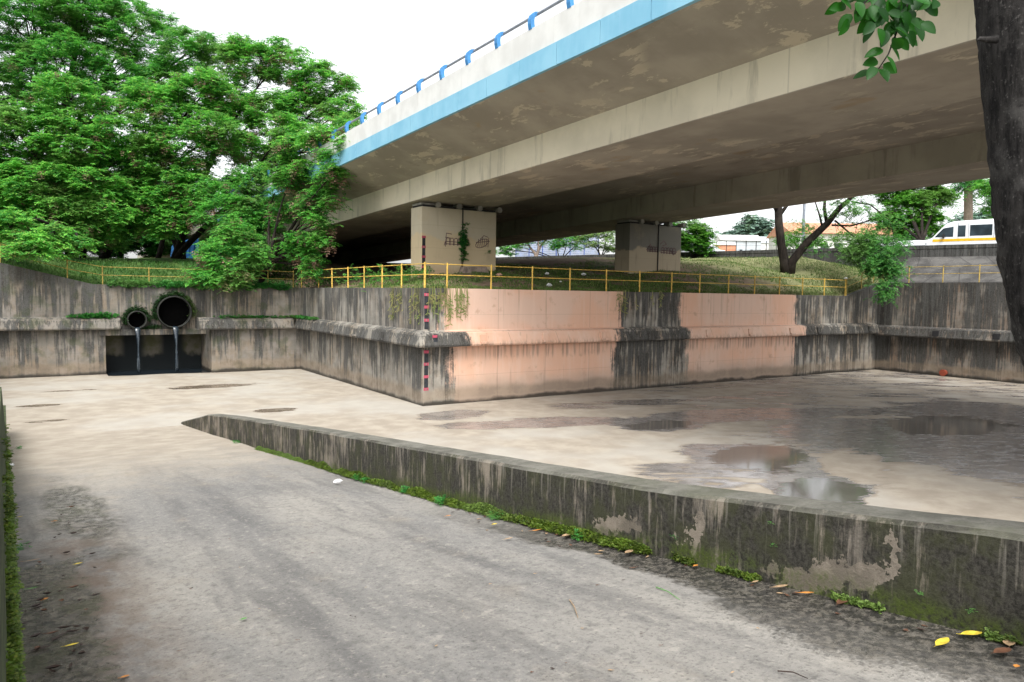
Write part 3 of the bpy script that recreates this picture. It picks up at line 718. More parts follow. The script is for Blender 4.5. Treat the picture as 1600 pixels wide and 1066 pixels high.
# short cheek that carries the slope down to the grass
kind(mb.build('concrete_slope', MT['slope']), 'structure')
# road parapet
mb = MB(); rings = []
for t in np.linspace(-55, 40, 40):
    a = pl(t); b = pl(t, .3); rings.append([(a[0], a[1], 6.6), (a[0], a[1], 7.62), (a[0]-.03, a[1], 7.66), (a[0]-.03, a[1], 7.88), (b[0], b[1], 7.88), (b[0], b[1], 6.6)])
mb.loft(rings); tag(mb.build('parapet', MT['parapet']), 'long black-stained concrete parapet along the raised road behind the slope', 'parapet')
mb = MB(); a, b, c, d = pl(-55, .32), pl(60, .32), pl(60, 13), pl(-55, 13); mb.quad((*a, 7.34), (*d, 7.34), (*c, 7.34), (*b, 7.34)); kind(mb.build('road', MT['road']), 'structure')

# ------------------------------------------------------------------ railings
def railing(label, posts, zf, mat, h=1.0, fade=False, pr=.032):
    """posts : list of (x,y) ; zf : base height"""
    c = posts[len(posts)//2]; t = thing('railing', label, 'railing', (c[0], c[1], zf(*c)))
    for i, (x, y) in enumerate(posts):
        z = zf(x, y); dx = .012*math.sin(i*7.3); m = MB(); m.tube([(x, y, z-.1), (x+dx, y, z+h)], pr, 8); m.build('post', mat, t)
    for hh in (h-.06, h*.52):
        m = MB(); m.tube([(x, y, zf(x, y)+hh+.008*math.sin(i*3.1)) for i, (x, y) in enumerate(posts)], .019, 6); m.build('rail', mat, t)
    return t
PX = [12.73, 13.69, 15.74, 17.81, 19.85, 21.96, 24.03, 26.16, 28.15, 30.33, 32.44, 34.57, 36.65, 38.73, 40.86]
railing('yellow two-rail railing on top of the salmon painted wall', [(x, YP+.15) for x in PX], lambda x, y: WT, MT['yellow'])
m_ = railing('weathered yellow railing climbing from the painted wall towards the slope', [(41.0, YP+.16), (42.8, YP+.3), (44.3, YP+.4)], lambda x, y: interp(x, topA)-.0, MT['yellow_dull'])
railing('yellow railing along the streaked side wall running away left', [(XB+.15, y) for y in (25.4, 27.5, 29.49, 31.53, 33.55, 35.78, 37.85, 40.8)], lambda x, y: WT, MT['yellow'])
railing('dull yellow railing above the back wall with the outfall pipes', [(-3.5, YL+.16), (-1.2, YL+.16), (1.51, YL+.16), (3.04, YL+.16), (5.18, YL+.16), (7.5, YL+.16)]+[(9.3, YR+.16), (10.9, YR+.16), (12.3, YR+.16)], lambda x, y: wt(x)-.05, plain('faded_ochre_rail_paint', (.30, .215, .05), .75, var=.4), pr=.028)
railing('thin yellow railing at the foot of the dark concrete slope', [(XR+.16, y) for y in (25.0, 23.38, 21.42, 19.47, 17.5, 15.5, 13.5)], lambda x, y: 5.45, MT['yellow_dull'])
lb = MB(); 
for a in range(6):
    lb.tube([(40.86, YP+.15, 5.6+.02*a), (40.86, YP+.15, 5.62+.02*a)], [.05+.07*math.sin(math.pi*(a+.2)/6.2), .05+.07*math.sin(math.pi*(a+1.2)/6.2)], 10)
tag(lb.build('bottle', MT['white']), 'white plastic bottle stuck on top of a yellow railing post', 'bottle')

# ------------------------------------------------------------------ viaduct
BD = np.array([-.0098, 1.0, -.0302])
B0 = np.array([15.4, 32.2, 8.81])
def br(X, dz, Y): return (X+BD[0]*(Y-32.2), Y, B0[2]+BD[2]*(Y-32.2)+dz)
YA, YE = -12.0, 110.0
vd = thing('viaduct', 'concrete road viaduct with light blue edge band crossing above the canal', 'bridge', (17.7, 32, 5.4))
ysb = np.linspace(YA, YE, 62)
def sweep(name, sec, mat, closed=True, y0=YA, y1=YE, n=62, parent=vd):
    m = MB(); m.loft([[br(x, z, y) for x, z in sec] for y in np.linspace(y0, y1, n)], cap=closed, closed=closed); return m.build(name, mat, parent)
SPL = -1
sweep('deck', [(12.82, 1.86), (15.42, 1.07), (19.6, 1.07), (28.28, 1.07), (32.0, 1.07), (34.7, 1.86), (34.7, 2.45), (12.82, 2.45)], MT['soffit'])
# girders : sides and soffit are separate faces of one box each; sides carry the cream paint, greyed for shade on the inner girder
def girder(x0, x1, dz, mside):
    g = sweep('girder', [(x0, 1.2), (x0, 0+dz), (x0+.03, -.02+dz), (x1-.03, -.02+dz), (x1, 0+dz), (x1, 1.2)], mside)
    g.data.materials.append(MT['soffit'])
    for p in g.data.polygons:
        if abs(p.normal.z) > .8: p.material_index = 1
    return g
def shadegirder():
    return soffit_mat('shaded_inner_girder', (.33, .31, .265), (.41, .385, .33), (.45, .41, .33), vert=True, pk=.2)  # duller copy of the girder concrete, with deck shade in its colour
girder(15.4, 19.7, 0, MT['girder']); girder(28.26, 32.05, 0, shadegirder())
yj = 30.71
k = 0
ypan = [YA]+[30.71-1.915*i for i in range(19, -18, -1) if 30.71-1.915*i > YA+.5]
for a, b in zip(ypan[:-1], ypan[1:]):
    m = MB(); m.loft([[br(x, z, y) for x, z in [(12.76, 1.84), (12.76, 2.50), (12.90, 2.50), (12.90, 1.84)]] for y in (a+.012, b-.012)]); m.build('fascia_panel', MT['fascia'], vd)
for s_ in (0, 1):
    xo = 12.80 if not s_ else 34.72
    q = 1 if not s_ else -1
    sweep('barrier', [(xo, 2.51), (xo, 3.30), (xo+.2*q, 3.32), (xo+.42*q, 2.51)], MT['barrier'])
yps = [32.0-1.9*i for i in range(-16, 22)]
for y in yps:
    if y < YA: continue
    pts = [(12.84, 3.28), (12.80, 3.44), (12.80, 3.58), (12.84, 3.70), (12.93, 3.79), (13.05, 3.82)]; rings = []
    for i, (x, z) in enumerate(pts):
        w_ = .085 if i < 4 else .075; d_ = .10-.006*i
        c = np.array(br(x, z, y)); a = np.array([0, 1, 0])*w_; ang = [0, .0, .2, .6, 1.2, 1.5][i]; b = np.array([math.cos(ang), 0, -math.sin(ang)])*d_
        rings.append([c-a-b*.5, c+a-b*.5, c+a+b, c-a+b])
    m = MB(); m.loft(rings); m.build('rail_post', MT['bluepost'], vd)
m = MB(); m.tube([br(13.03, 3.78, y) for y in np.linspace(YA, YE, 40)], .045, 8); m.build('handrail', MT['grail'], vd)
# piers
def pier(x0, x1, y0, y1, zb, zt, mat):
    m = MB(); c = .22
    sec = [(x0, y0+.0), (x1-0, y0), (x1, y1), (x0, y1)]
    m.loft([[(x, y, z) for x, y in sec] for z in (zb-.6, lerp(zb, zt, .5), zt)]); p = m.build('pier', mat, vd, bevel=.03)
    m = MB(); m.box(x0+.08, x1-.05, y0+.05, y1-.05, zt+.002, zt+.09); m.build('pier_cap', MT['dark'], p)
    m = MB(); m.box(x0+.02, x0+.75, y0+.10, y1-.1, zt+.092, zt+.2); m.build('bearing_plinth', MT['concrete'], p)
    for i in range(4):
        xx = lerp(x0+.85, x1+.12, i/3.); m = MB(); m.tube([(xx, y0-.12, zt+.13), (xx, y0+.35, zt+.13)], .13, 12); m.tube([(xx, y0-.13, zt+.13), (xx, y0-.1, zt+.13)], .145, 12)
        m.build('bearing', MT['concrete'], p)
    m = MB(); m.tube([(x0+.7, y0-.03, zt+.29), (x1+.2, y0-.03, zt+.27)], .022, 6); m.build('cable', MT['dark'], p)
    return p
P1 = pier(15.7, 19.95, 31.63, 32.8, 5.1, 8.56, MT['pier1']); P2 = pier(28.66, 32.85, 31.1, 32.35, 5.6, 8.58, MT['pier2'])
gauge(P1, 15.74, 31.63, 5.5, 7.12, [5.66, 6.15, 6.62, 7.1])
def vpipe(p, x, y, z0, z1):
    m = MB(); m.tube([(x, y, z1), (x, y, z0)], .03, 8); m.build('drain_pipe', MT['dark'], p)
vpipe(P1, 17.95, 31.59, 7.55, 8.6); vpipe(P2, 30.9, 31.06, 5.7, 8.6)
# graffiti strokes
def strokes(p, y, paths, wd=.035):
    m = MB()
    for pa in paths:
        for (xa, za), (xb, zb_) in zip(pa[:-1], pa[1:]):
            d = np.array([xb-xa, zb_-za]); L_ = np.hypot(*d)+1e-6; nrm = np.array([-d[1], d[0]])/L_*wd/2; e = d/L_*wd*.3
            m.quad((xa-nrm[0]-e[0], y, za-nrm[1]-e[1]), (xb-nrm[0]+e[0], y, zb_-nrm[1]+e[1]), (xb+nrm[0]+e[0], y, zb_+nrm[1]+e[1]), (xa+nrm[0]-e[0], y, za+nrm[1]-e[1]))
    m.build('graffiti', MT['graffiti'], p)
def arcs(x0, z0, n, w_, h_):
    out = []
    for i in range(n):
        x = x0+i*w_; out.append([(x, z0), (x, z0+h_*.8), (x+w_*.2, z0+h_), (x+w_*.7, z0+h_), (x+w_*.85, z0+h_*.8), (x+w_*.85, z0)])
    out.append([(x0-.05, z0+h_*.15), (x0+n*w_, z0+h_*.1)]); out.append([(x0, z0+h_*.5), (x0+n*w_, z0+h_*.45)]); return out
g1 = arcs(17.05, 6.78, 6, .22, .34)+[[(17.0, 6.7), (17.05, 7.35), (17.35, 7.32)], [(17.0, 6.95), (16.93, 6.75)], [(17.0, 7.15), (17.3, 7.12)]]
g1 += [[(18.7+.9*math.cos(a)*.42+.4, 6.95+.2*math.sin(a)+.12*math.cos(a)) for a in np.linspace(0, 6.4, 14)]]+[[(18.85+.12*i, 6.78), (18.9+.12*i, 7.15+.05*(i % 3))] for i in range(6)]+[[(18.75, 6.98), (19.55, 7.08)], [(19.0, 7.15), (19.2, 7.35), (19.45, 7.28)]]
strokes(P1, 31.624, g1)
strokes(P2, 31.094, arcs(30.1, 7.0, 4, .2, .3)+arcs(31.2, 6.95, 5, .24, .35)+[[(30.0, 7.1), (30.3, 7.45), (30.5, 7.1)], [(31.1, 7.5), (31.4, 7.7), (31.6, 7.5), (31.3, 7.4)], [(31.9, 7.2), (32.2, 6.9), (32.5, 7.1)]], .05)

# ------------------------------------------------------------------ foliage generator
def fronds(C, N, L_, K, lw, ll, rng, droop=.5, up=(.0, .6), spread=.35, flat=.5):
    """C (m,3) clump centres; N fronds each; returns V,F of diamond leaflets"""
    m = len(C); n = m*N; c = np.repeat(C, N, 0)
    az = rng.uniform(0, 2*np.pi, n); el = rng.uniform(up[0], up[1], n); l = L_*rng.uniform(.6, 1.15, n)
    d = np.stack([np.cos(az)*np.cos(el), np.sin(az)*np.cos(el), np.sin(el)], 1)
    off = rng.normal(0, spread, (n, 3))*np.array([1, 1, flat]); c = c+off
    side = np.stack([-np.sin(az), np.cos(az), np.zeros(n)], 1)
    t = (np.arange(K)+.6)/K
    p = c[:, None]+d[:, None]*(l[:, None, None]*t[None, :, None]); p[..., 2] -= droop*l[:, None]*t[None]**2
    tang = d[:, None]-np.array([0, 0, 1.0])*(2*droop*t)[None, :, None]
    tang = tang/np.linalg.norm(tang, axis=2, keepdims=True)
    Vs = []
    taper = np.sin(np.pi*(.15+.8*t))[None, :, None]
    for sg in (-1, 1):
        o = side[:, None]*sg*.85+tang*.45+rng.normal(0, .18, (n, K, 3)); o[..., 2] -= .15
        o /= np.linalg.norm(o, axis=2, keepdims=True)
        wv = tang-o*np.sum(tang*o, 2, keepdims=True); wv /= np.linalg.norm(wv, axis=2, keepdims=True)+1e-6
        LL = ll*taper*rng.uniform(.75, 1.2, (n, K, 1)); W = lw*rng.uniform(.8, 1.2, (n, K, 1))
        a = p; b = p+o*LL*.5+wv*W; e = p+o*LL; f = p+o*LL*.5-wv*W
        Vs.append(np.stack([a, b, e, f], 2).reshape(-1, 3))
    V = np.concatenate(Vs); F = np.arange(len(V)).reshape(-1, 4); return V, F

def lobes_to_clumps(lobes, per_m2, rng, shell=(.55, 1.0), keep=.92):
    out = []; own = []
    for i, (c, r) in enumerate(lobes):
        n = max(6, int(per_m2*4*math.pi*((r[0]*r[1])**.5)**2*.6)); u = rng.normal(size=(n, 3)); u /= np.linalg.norm(u, axis=1, keepdims=True)
        s_ = rng.uniform(shell[0], shell[1], (n, 1))**.6; P = np.array(c)+u*s_*np.array(r)
        out.append(P); own += [i]*n
    P = np.concatenate(out); own = np.array(own)
    ns = np.array([mnoise.noise(Vector(p*.55)) for p in P]); kp = (rng.random(len(P)) < keep) & (ns > -.42)
    return P[kp], own[kp]

def bez(a, b, c, n):
    return [tuple((1-t)**2*np.array(a)+2*t*(1-t)*np.array(b)+t*t*np.array(c)) for t in np.linspace(0, 1, n)]

DENS = 2.5
def tree(name, label, base, lobes, mat, seed, fork=.35, tr=.2, per=1.2, N=16, L_=.6, K=6, lw=.045, ll=.21, stems=None, pods=0, group=None, cat='tree', droop=.5, keep=.92, shell=(.35, 1.), spread=.24, bark='bark', flat=.5, twig=.35):
    rng = np.random.default_rng(seed); base = np.array(base, float)
    t = thing(name, label, cat, tuple(base), group)
    lob = [(np.array(c, float), (np.array(r, float) if hasattr(r, '__len__') else np.array([r, r, r*.75]))) for c, r in lobes]
    ctr = np.mean([c for c, _ in lob], 0); zf = base[2]+(ctr[2]-base[2])*fork
    m = MB(); tops = []
    stems = stems or [(lerp(base[0], ctr[0], .25), lerp(base[1], ctr[1], .25), zf)]
    for s_ in stems:
        mid = (base+np.array(s_))/2+rng.normal(0, .15, 3)*np.array([1, 1, 0]); pts = bez(base-np.array([0, 0, .3]), mid, s_, 7)
        m.tube(pts, list(np.linspace(tr*1.25, tr*.75, 7)), 10); tops.append((np.array(s_), tr*.75))
    m.build('trunk', MT[bark], t, smooth=True)
    m = MB(); P, own = lobes_to_clumps(lob, per*DENS, rng, shell, keep); twig = twig/DENS
    for i, (c, r) in enumerate(lob):
        s_, r0 = min(tops, key=lambda q: np.linalg.norm(q[0]-c)); mid = (s_+c)/2+np.array([0, 0, .12*np.linalg.norm(c-s_)])+rng.normal(0, .3, 3)
        pts = bez(s_, mid, c, 7); m.tube(pts, list(np.linspace(r0*.7, r0*.22, 7)), 6, cap=False)
        for j in np.where(own == i)[0]:
            if rng.random() > twig: continue
            q = P[j]; k = rng.integers(3, 7); a = np.array(pts[k]); mm = (a+q)/2+rng.normal(0, .12, 3); m.tube(bez(a, mm, q, 4), [r0*.2, r0*.15, r0*.1, .008], 4, cap=False)
    m.build('branches', MT[bark], t, smooth=True)
    V, F = fronds(P, int(N*1.3), L_, K, lw, ll, rng, droop=droop, spread=spread, flat=flat); cr = bigmesh('crown', V, F, mat, t)
    if pods:
        k = rng.choice(len(P), min(len(P), pods*2), replace=False); V, F = fronds(P[k]+rng.normal(0, .15, (len(k), 3)), 10, .3, 3, .026, .17, rng, droop=1.3, up=(-.9, -.2), spread=.16); bigmesh('seed_pods', V, F, MT['pods'], t)
    return t

def PL(px, py, rp, d, sq=.8):   # lobe from a direction and a distance
    r = rp*d/FPX; return (at(px, py, d), (r, r*1.0, r*sq))

def gp(px, d):                  # ground point seen at column px, at distance d
    p = at(px, 430, d); return (p[0], p[1], gz(p[0], p[1]))

GL = 'leafy trees massed above the back wall'
tree('tree', 'spreading feathery tree at the far left hanging over the back wall', gp(112, 47.5), [PL(30, 210, 62, 46), PL(110, 165, 60, 47), PL(190, 215, 55, 47), PL(50, 290, 60, 45), PL(140, 285, 58, 46), PL(20, 365, 45, 44), PL(95, 350, 48, 45), PL(50, 385, 32, 43.5), PL(-60, 250, 80, 46), PL(180, 330, 38, 46), PL(120, 225, 60, 46), PL(70, 320, 55, 45), PL(130, 330, 45, 46), PL(15, 300, 50, 45), PL(150, 360, 34, 47), PL(-20, 380, 50, 45), PL(40, 380, 26, 34.3), PL(62, 393, 15, 34), PL(15, 355, 32, 35), PL(85, 365, 24, 35), PL(125, 385, 18, 36)], MT['leaf'], 11, pods=90, tr=.26, group=GL, N=17, per=1.05)
tree('tree', 'tallest tree at upper left with its top beyond the picture edge', gp(60, 60), [PL(40, 30, 80, 58), PL(130, 20, 70, 60), PL(215, 45, 60, 60), PL(90, 110, 75, 58), PL(180, 120, 62, 60), PL(290, 85, 48, 59), PL(325, 75, 30, 60), PL(-40, 120, 90, 58), PL(150, -60, 75, 60), PL(255, 130, 45, 59), PL(60, -70, 85, 60)], MT['leaf2'], 12, tr=.35, group=GL, per=.75, N=18, L_=.65, ll=.21, lw=.042, pods=40)
tree('tree', 'rounded tree with brown seed pods between the left tree and the forked one', gp(158, 50), [PL(250, 170, 58, 49), PL(320, 145, 50, 49), PL(290, 225, 52, 48), PL(220, 250, 50, 48), PL(345, 210, 46, 48), PL(240, 310, 40, 48), PL(300, 290, 38, 48), PL(270, 345, 30, 47.5), PL(200, 290, 36, 48), PL(210, 340, 34, 48), PL(245, 350, 26, 48), PL(180, 370, 26, 47.5), PL(300, 330, 30, 48)], MT['leaf'], 13, pods=110, tr=.24, group=GL, per=1.05, N=17)
tree('tree', 'forked tree whose crown reaches over the blue viaduct edge', gp(270, 53), [PL(385, 100, 46, 52), PL(440, 95, 42, 52), PL(495, 130, 40, 52), PL(535, 175, 34, 51), PL(470, 175, 42, 52), PL(420, 175, 45, 51), PL(545, 222, 24, 50), PL(395, 235, 38, 51), PL(515, 225, 28, 51), PL(360, 160, 45, 52), PL(370, 75, 24, 52), PL(540, 130, 16, 52), PL(440, 235, 24, 51), PL(462, 235, 34, 40), PL(495, 215, 27, 38.2), PL(522, 205, 20, 36.8), PL(540, 226, 13, 35.4), PL(512, 245, 22, 37), PL(478, 265, 28, 39), PL(440, 270, 30, 41), PL(525, 260, 14, 36), PL(450, 205, 28, 41), PL(540, 195, 18, 44)], MT['leaf'], 14, pods=110, tr=.2, group=GL, per=1.1, N=15, keep=.85, stems=[tuple(at(330, 250, 52)), tuple(at(385, 300, 52))])
tree('tree', 'low tree with hanging boughs that dip in front of the railing', gp(345, 46.5), [PL(350, 330, 38, 45), PL(395, 335, 34, 45), PL(350, 395, 34, 43.5), PL(392, 385, 28, 43.5), PL(330, 432, 20, 42.8), PL(378, 432, 20, 42.8), PL(395, 285, 30, 46), PL(330, 300, 28, 46), PL(370, 362, 34, 44), PL(420, 350, 26, 45), PL(355, 440, 20, 42.6), PL(305, 440, 14, 42.6), PL(400, 415, 24, 42.8), PL(430, 400, 18, 43), PL(345, 400, 28, 38.5), PL(375, 425, 22, 38), PL(330, 432, 18, 38), PL(355, 443, 12, 38), PL(305, 432, 13, 38), PL(398, 398, 22, 38.3), PL(365, 370, 26, 39)], MT['leaf2'], 15, pods=60, tr=.2, group=GL, per=1.5, N=15, ll=.15)
tree('tree', 'slim leaning tree beside the viaduct soffit trailing leaves to the railing', (10.6, 41.6, gz(10.6, 41.6)), [PL(505, 290, 22, 37.5), PL(485, 325, 26, 38), PL(500, 350, 20, 37.5), PL(476, 378, 22, 38.5), PL(488, 408, 14, 38.0), PL(455, 280, 24, 40), PL(522, 270, 14, 36.5), PL(430, 300, 20, 42), PL(498, 372, 18, 37.5), PL(468, 395, 18, 39), PL(512, 315, 16, 37), PL(445, 330, 18, 41), PL(486, 430, 9, 38)], MT['leaf2'], 16, pods=30, tr=.15, group=GL, per=1.7, N=14, ll=.15, keep=.85)
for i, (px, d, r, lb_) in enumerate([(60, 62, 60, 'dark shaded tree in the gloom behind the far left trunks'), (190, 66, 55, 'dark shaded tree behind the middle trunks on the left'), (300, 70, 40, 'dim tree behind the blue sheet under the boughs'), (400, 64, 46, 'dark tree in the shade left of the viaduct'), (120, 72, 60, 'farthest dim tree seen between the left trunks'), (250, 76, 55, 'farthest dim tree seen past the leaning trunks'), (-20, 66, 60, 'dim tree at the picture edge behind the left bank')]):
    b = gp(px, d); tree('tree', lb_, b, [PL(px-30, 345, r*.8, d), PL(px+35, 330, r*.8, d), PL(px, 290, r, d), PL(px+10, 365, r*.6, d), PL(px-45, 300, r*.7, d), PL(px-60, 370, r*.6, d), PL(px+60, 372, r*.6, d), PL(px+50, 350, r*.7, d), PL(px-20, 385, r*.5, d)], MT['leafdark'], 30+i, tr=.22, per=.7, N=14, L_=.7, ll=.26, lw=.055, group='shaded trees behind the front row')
# bare dark trunks seen beneath the crowns
for i, (px, d, lean, lb_) in enumerate([(130, 50, .3, 'dark bare trunk just right of the thickest left trunk'), (247, 55, .9, 'leaning dark trunk, left leg of an upside-down V'), (282, 55, -1.0, 'leaning dark trunk, right leg of an upside-down V'), (287, 53, 0, 'thin straight dark trunk beside the blue sheet')]):
    b = np.array(gp(px, d)); m = MB(); top = b+np.array([lean, 0, 4.5]); m.tube(bez(b-np.array([0, 0, .2]), (b+top)/2+np.array([.2*lean, .1, 0]), top, 8), list(np.linspace(.2, .11, 8)), 9)
    for k in range(3):
        q = top+np.array([(k-1)*1.0, .3*k, 1.6]); m.tube(bez(top-np.array([0, 0, .5*k]), (top+q)/2, q, 5), [.09, .07, .05, .03, .02], 6)
    o = m.build('bare_tree', MT['bark'], smooth=True); tag(o, lb_, 'tree')

# V-shaped tree by the painted wall end
b = np.array(gp(1230, 46.5)); s1 = at(1216, 345, 46.5); s2 = at(1290, 350, 45.5)
vt = thing('tree', 'dark V-trunked tree with sparse drooping foliage on the grass right of the second pier', 'tree', tuple(b))
m = MB()
m.tube([b-[0, 0, .3], at(1226, 410, 46.5), at(1221, 385, 46.5), at(1217, 350, 46.5), at(1216, 325, 46.5), at(1214, 300, 46.6)], [.42, .30, .26, .25, .24, .2], 12)
m.tube([b-[-.1, 0, .3], at(1238, 408, 46.3), at(1262, 378, 46), at(1292, 350, 45.7), at(1312, 325, 45.2), at(1335, 305, 44.8)], [.40, .27, .24, .2, .16, .1], 12)
m.tube([at(1216, 335, 46.5), at(1208, 318, 46.3), at(1198, 300, 46.1)], [.14, .1, .07], 8); m.tube([at(1219, 335, 46.5), at(1232, 318, 46.6), at(1240, 300, 46.8)], [.14, .1, .07], 8)
m.tube([at(1292, 350, 45.7), at(1288, 325, 45.7), at(1290, 300, 45.6)], [.12, .1, .08], 8); m.tube([at(1285, 355, 45.7), at(1280, 335, 45.8), at(1272, 310, 46)], [.08, .06, .04], 6)
m.build('trunk', MT['bark'], vt, smooth=True)
rng = np.random.default_rng(77)
m = MB()
m.tube([at(1300, 352, 45.6), at(1330, 353, 44.5), at(1365, 343, 43.5), at(1400, 330, 43)], [.07, .055, .04, .02], 6); m.tube([at(1305, 345, 45.6), at(1340, 375, 43.5), at(1365, 410, 42), at(1385, 440, 41)], [.06, .045, .035, .015], 6)
m.tube([at(1330, 315, 44.8), at(1360, 320, 43.8), at(1390, 345, 43), at(1400, 380, 42.5)], [.06, .045, .035, .015], 6)
for k in range(26):
    a = at(rng.uniform(1290, 1360), rng.uniform(310, 370), 44.5); q = a+np.array([rng.uniform(.2, 1.6), rng.uniform(-1, 1), rng.uniform(-1.6, .6)]); m.tube(bez(a, (a+q)/2+[0, 0, .2], q, 4), [.02, .015, .01, .006], 4)
m.build('branches', MT['bark'], vt, smooth=True)
lob = [PL(1360, 375, 26, 43), PL(1385, 405, 26, 42), PL(1365, 420, 22, 42), PL(1385, 448, 15, 41), PL(1378, 462, 9, 41), PL(1398, 425, 16, 41.5), PL(1340, 395, 24, 43), PL(1395, 380, 20, 42.5), PL(1320, 375, 20, 44)]
P, _ = lobes_to_clumps([(c, np.array(r)) for c, r in lob], 7, rng, (.2, 1.), .95); lob2 = [PL(1310, 320, 34, 45), PL(1350, 330, 36, 44), PL(1390, 345, 28, 43), PL(1250, 350, 22, 46), PL(1270, 385, 30, 46), PL(1330, 300, 24, 45), PL(1230, 375, 18, 47)]
P2_, _ = lobes_to_clumps([(c, np.array(r)) for c, r in lob2], 2.0, rng, (.1, 1.), .7)
P = np.concatenate([P, P2_])
V, F = fronds(P, 9, .42, 6, .028, .15, rng, droop=.8, spread=.25); bigmesh('crown', V, F, MT['leafdark'] if False else foliage('sparse_feathery_leaves', (.045, .18, .04), (.09, .30, .06), (.18, .40, .08), .42), vt)

# trees across the road and behind the piers
tree('tree', 'bright yellow-green tree behind the road parapet left of the van', tuple(np.append(pl(4, 1.5)+PN*9, 7.3)), [PL(1420, 330, 36, 60), PL(1455, 350, 26, 60), PL(1400, 300, 30, 62), PL(1440, 300, 34, 61), PL(1470, 310, 20, 61), PL(1425, 365, 20, 59), PL(1390, 345, 22, 60)], MT['leafbright'], 41, per=1.4, tr=.25, N=16)
tree('tree', 'broad green tree behind the van beside the dark near trunk', tuple(np.append(at(1590, 380, 72)[:2], 7.3)), [PL(1580, 300, 34, 70), PL(1560, 330, 26, 72), PL(1600, 340, 34, 72), PL(1545, 290, 20, 72)], MT['leaf'], 42, per=.9, tr=.3, ll=.25, L_=.7, N=16)
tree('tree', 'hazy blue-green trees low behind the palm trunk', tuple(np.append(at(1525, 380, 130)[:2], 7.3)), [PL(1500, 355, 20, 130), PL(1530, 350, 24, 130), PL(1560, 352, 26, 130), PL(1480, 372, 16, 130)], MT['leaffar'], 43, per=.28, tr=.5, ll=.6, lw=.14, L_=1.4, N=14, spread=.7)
tree('tree', 'green bush-like tree leaning out beside the second pier', tuple(np.append(at(1085, 400, 56)[:2], 7.0)), [PL(1085, 362, 22, 55), PL(1070, 375, 20, 55), PL(1098, 385, 14, 55), PL(1060, 355, 18, 56), PL(1105, 365, 10, 55)], MT['leafbright'], 44, per=2.0, tr=.14, N=15)
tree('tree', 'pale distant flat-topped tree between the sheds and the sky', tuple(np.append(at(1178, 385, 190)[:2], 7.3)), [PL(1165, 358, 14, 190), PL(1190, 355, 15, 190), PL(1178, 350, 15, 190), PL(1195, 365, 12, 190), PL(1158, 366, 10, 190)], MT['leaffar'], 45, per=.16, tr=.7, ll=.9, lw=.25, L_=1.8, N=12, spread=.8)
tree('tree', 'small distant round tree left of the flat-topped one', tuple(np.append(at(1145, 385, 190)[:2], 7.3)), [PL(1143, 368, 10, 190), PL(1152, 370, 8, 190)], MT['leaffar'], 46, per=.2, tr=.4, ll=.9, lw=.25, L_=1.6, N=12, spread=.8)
tree('tree', 'light green tree seen under the viaduct left of the second pier', tuple(np.append(at(940, 402, 74)[:2], 7.2)), [PL(935, 375, 22, 74), PL(955, 380, 20, 74), PL(950, 360, 20, 75), PL(915, 372, 16, 75)], foliage('pale_green_leaves', (.14, .26, .07), (.22, .36, .10), (.34, .42, .16), .35), 47, per=.9, tr=.14, N=12, keep=.75)  # paler leaf greens for this tree
tree('tree', 'pale-trunked tree under the viaduct between the two piers', tuple(np.append(at(838, 405, 70)[:2], 7.2)), [PL(838, 365, 22, 70), PL(820, 375, 12, 71), PL(860, 370, 14, 71)], MT['leafbright'], 48, per=.7, tr=.3, N=10, keep=.6, bark='palmbark')
tree('tree', 'dark tree under the viaduct behind the blue netting', tuple(np.append(at(885, 402, 84)[:2], 7.2)), [PL(885, 372, 20, 84), PL(905, 378, 14, 84), PL(870, 380, 14, 84), PL(800, 385, 18, 86), PL(780, 390, 14, 86)], MT['leaf2'], 49, per=.7, tr=.16, N=12, ll=.25)
tree('tree', 'green tree added over the bright sky gap under the viaduct left of the cream pier', tuple(np.append(at(605, 395, 110)[:2], 7.0)), [PL(600, 372, 22, 110), PL(575, 380, 18, 110), PL(625, 378, 16, 110), PL(600, 388, 18, 108), PL(560, 386, 12, 110)], MT['leafbright'], 50, per=.5, tr=.2, N=14, ll=.4, lw=.1, L_=.9, spread=.5)  # put in to close the white sky gap beside the pier
# low hedge behind V tree
for i, (px, lb_) in enumerate([(1250, 'leafy shrub on the parapet line left of the leaning branch'), (1345, 'leafy shrub on the parapet line under the sparse foliage')]):
    c = at(px, 385, 54); tree('shrub', lb_, (c[0], c[1], 7.0), [PL(px-25, 378, 14, 54), PL(px, 372, 18, 54), PL(px+25, 380, 15, 54), PL(px+5, 392, 14, 53)], MT['leafbright'], 60+i, per=1.6, tr=.06, N=8, keep=.6, cat='shrub', L_=.4)
# palm
pb = np.append(at(1515, 390, 78)[:2], 7.3); pt = at(1513, 292, 78)
pm = thing('palm_tree', 'palm with brown trunk rising behind the white van', 'palm tree', tuple(pb)); m = MB(); m.tube([tuple(lerp(pb, pt, s_)) for s_ in np.linspace(0, 1, 10)], [.55, .5, .48, .46, .45, .45, .44, .42, .42, .4], 12); m.build('trunk', MT['palmbark'], pm, smooth=True)
rng = np.random.default_rng(5); V, F = fronds(np.array([pt]), 46, 4.2, 26, .05, .75, rng, droop=.75, up=(-.3, 1.2), spread=.1); bigmesh('crown', V, F, MT['leafdark'], pm)

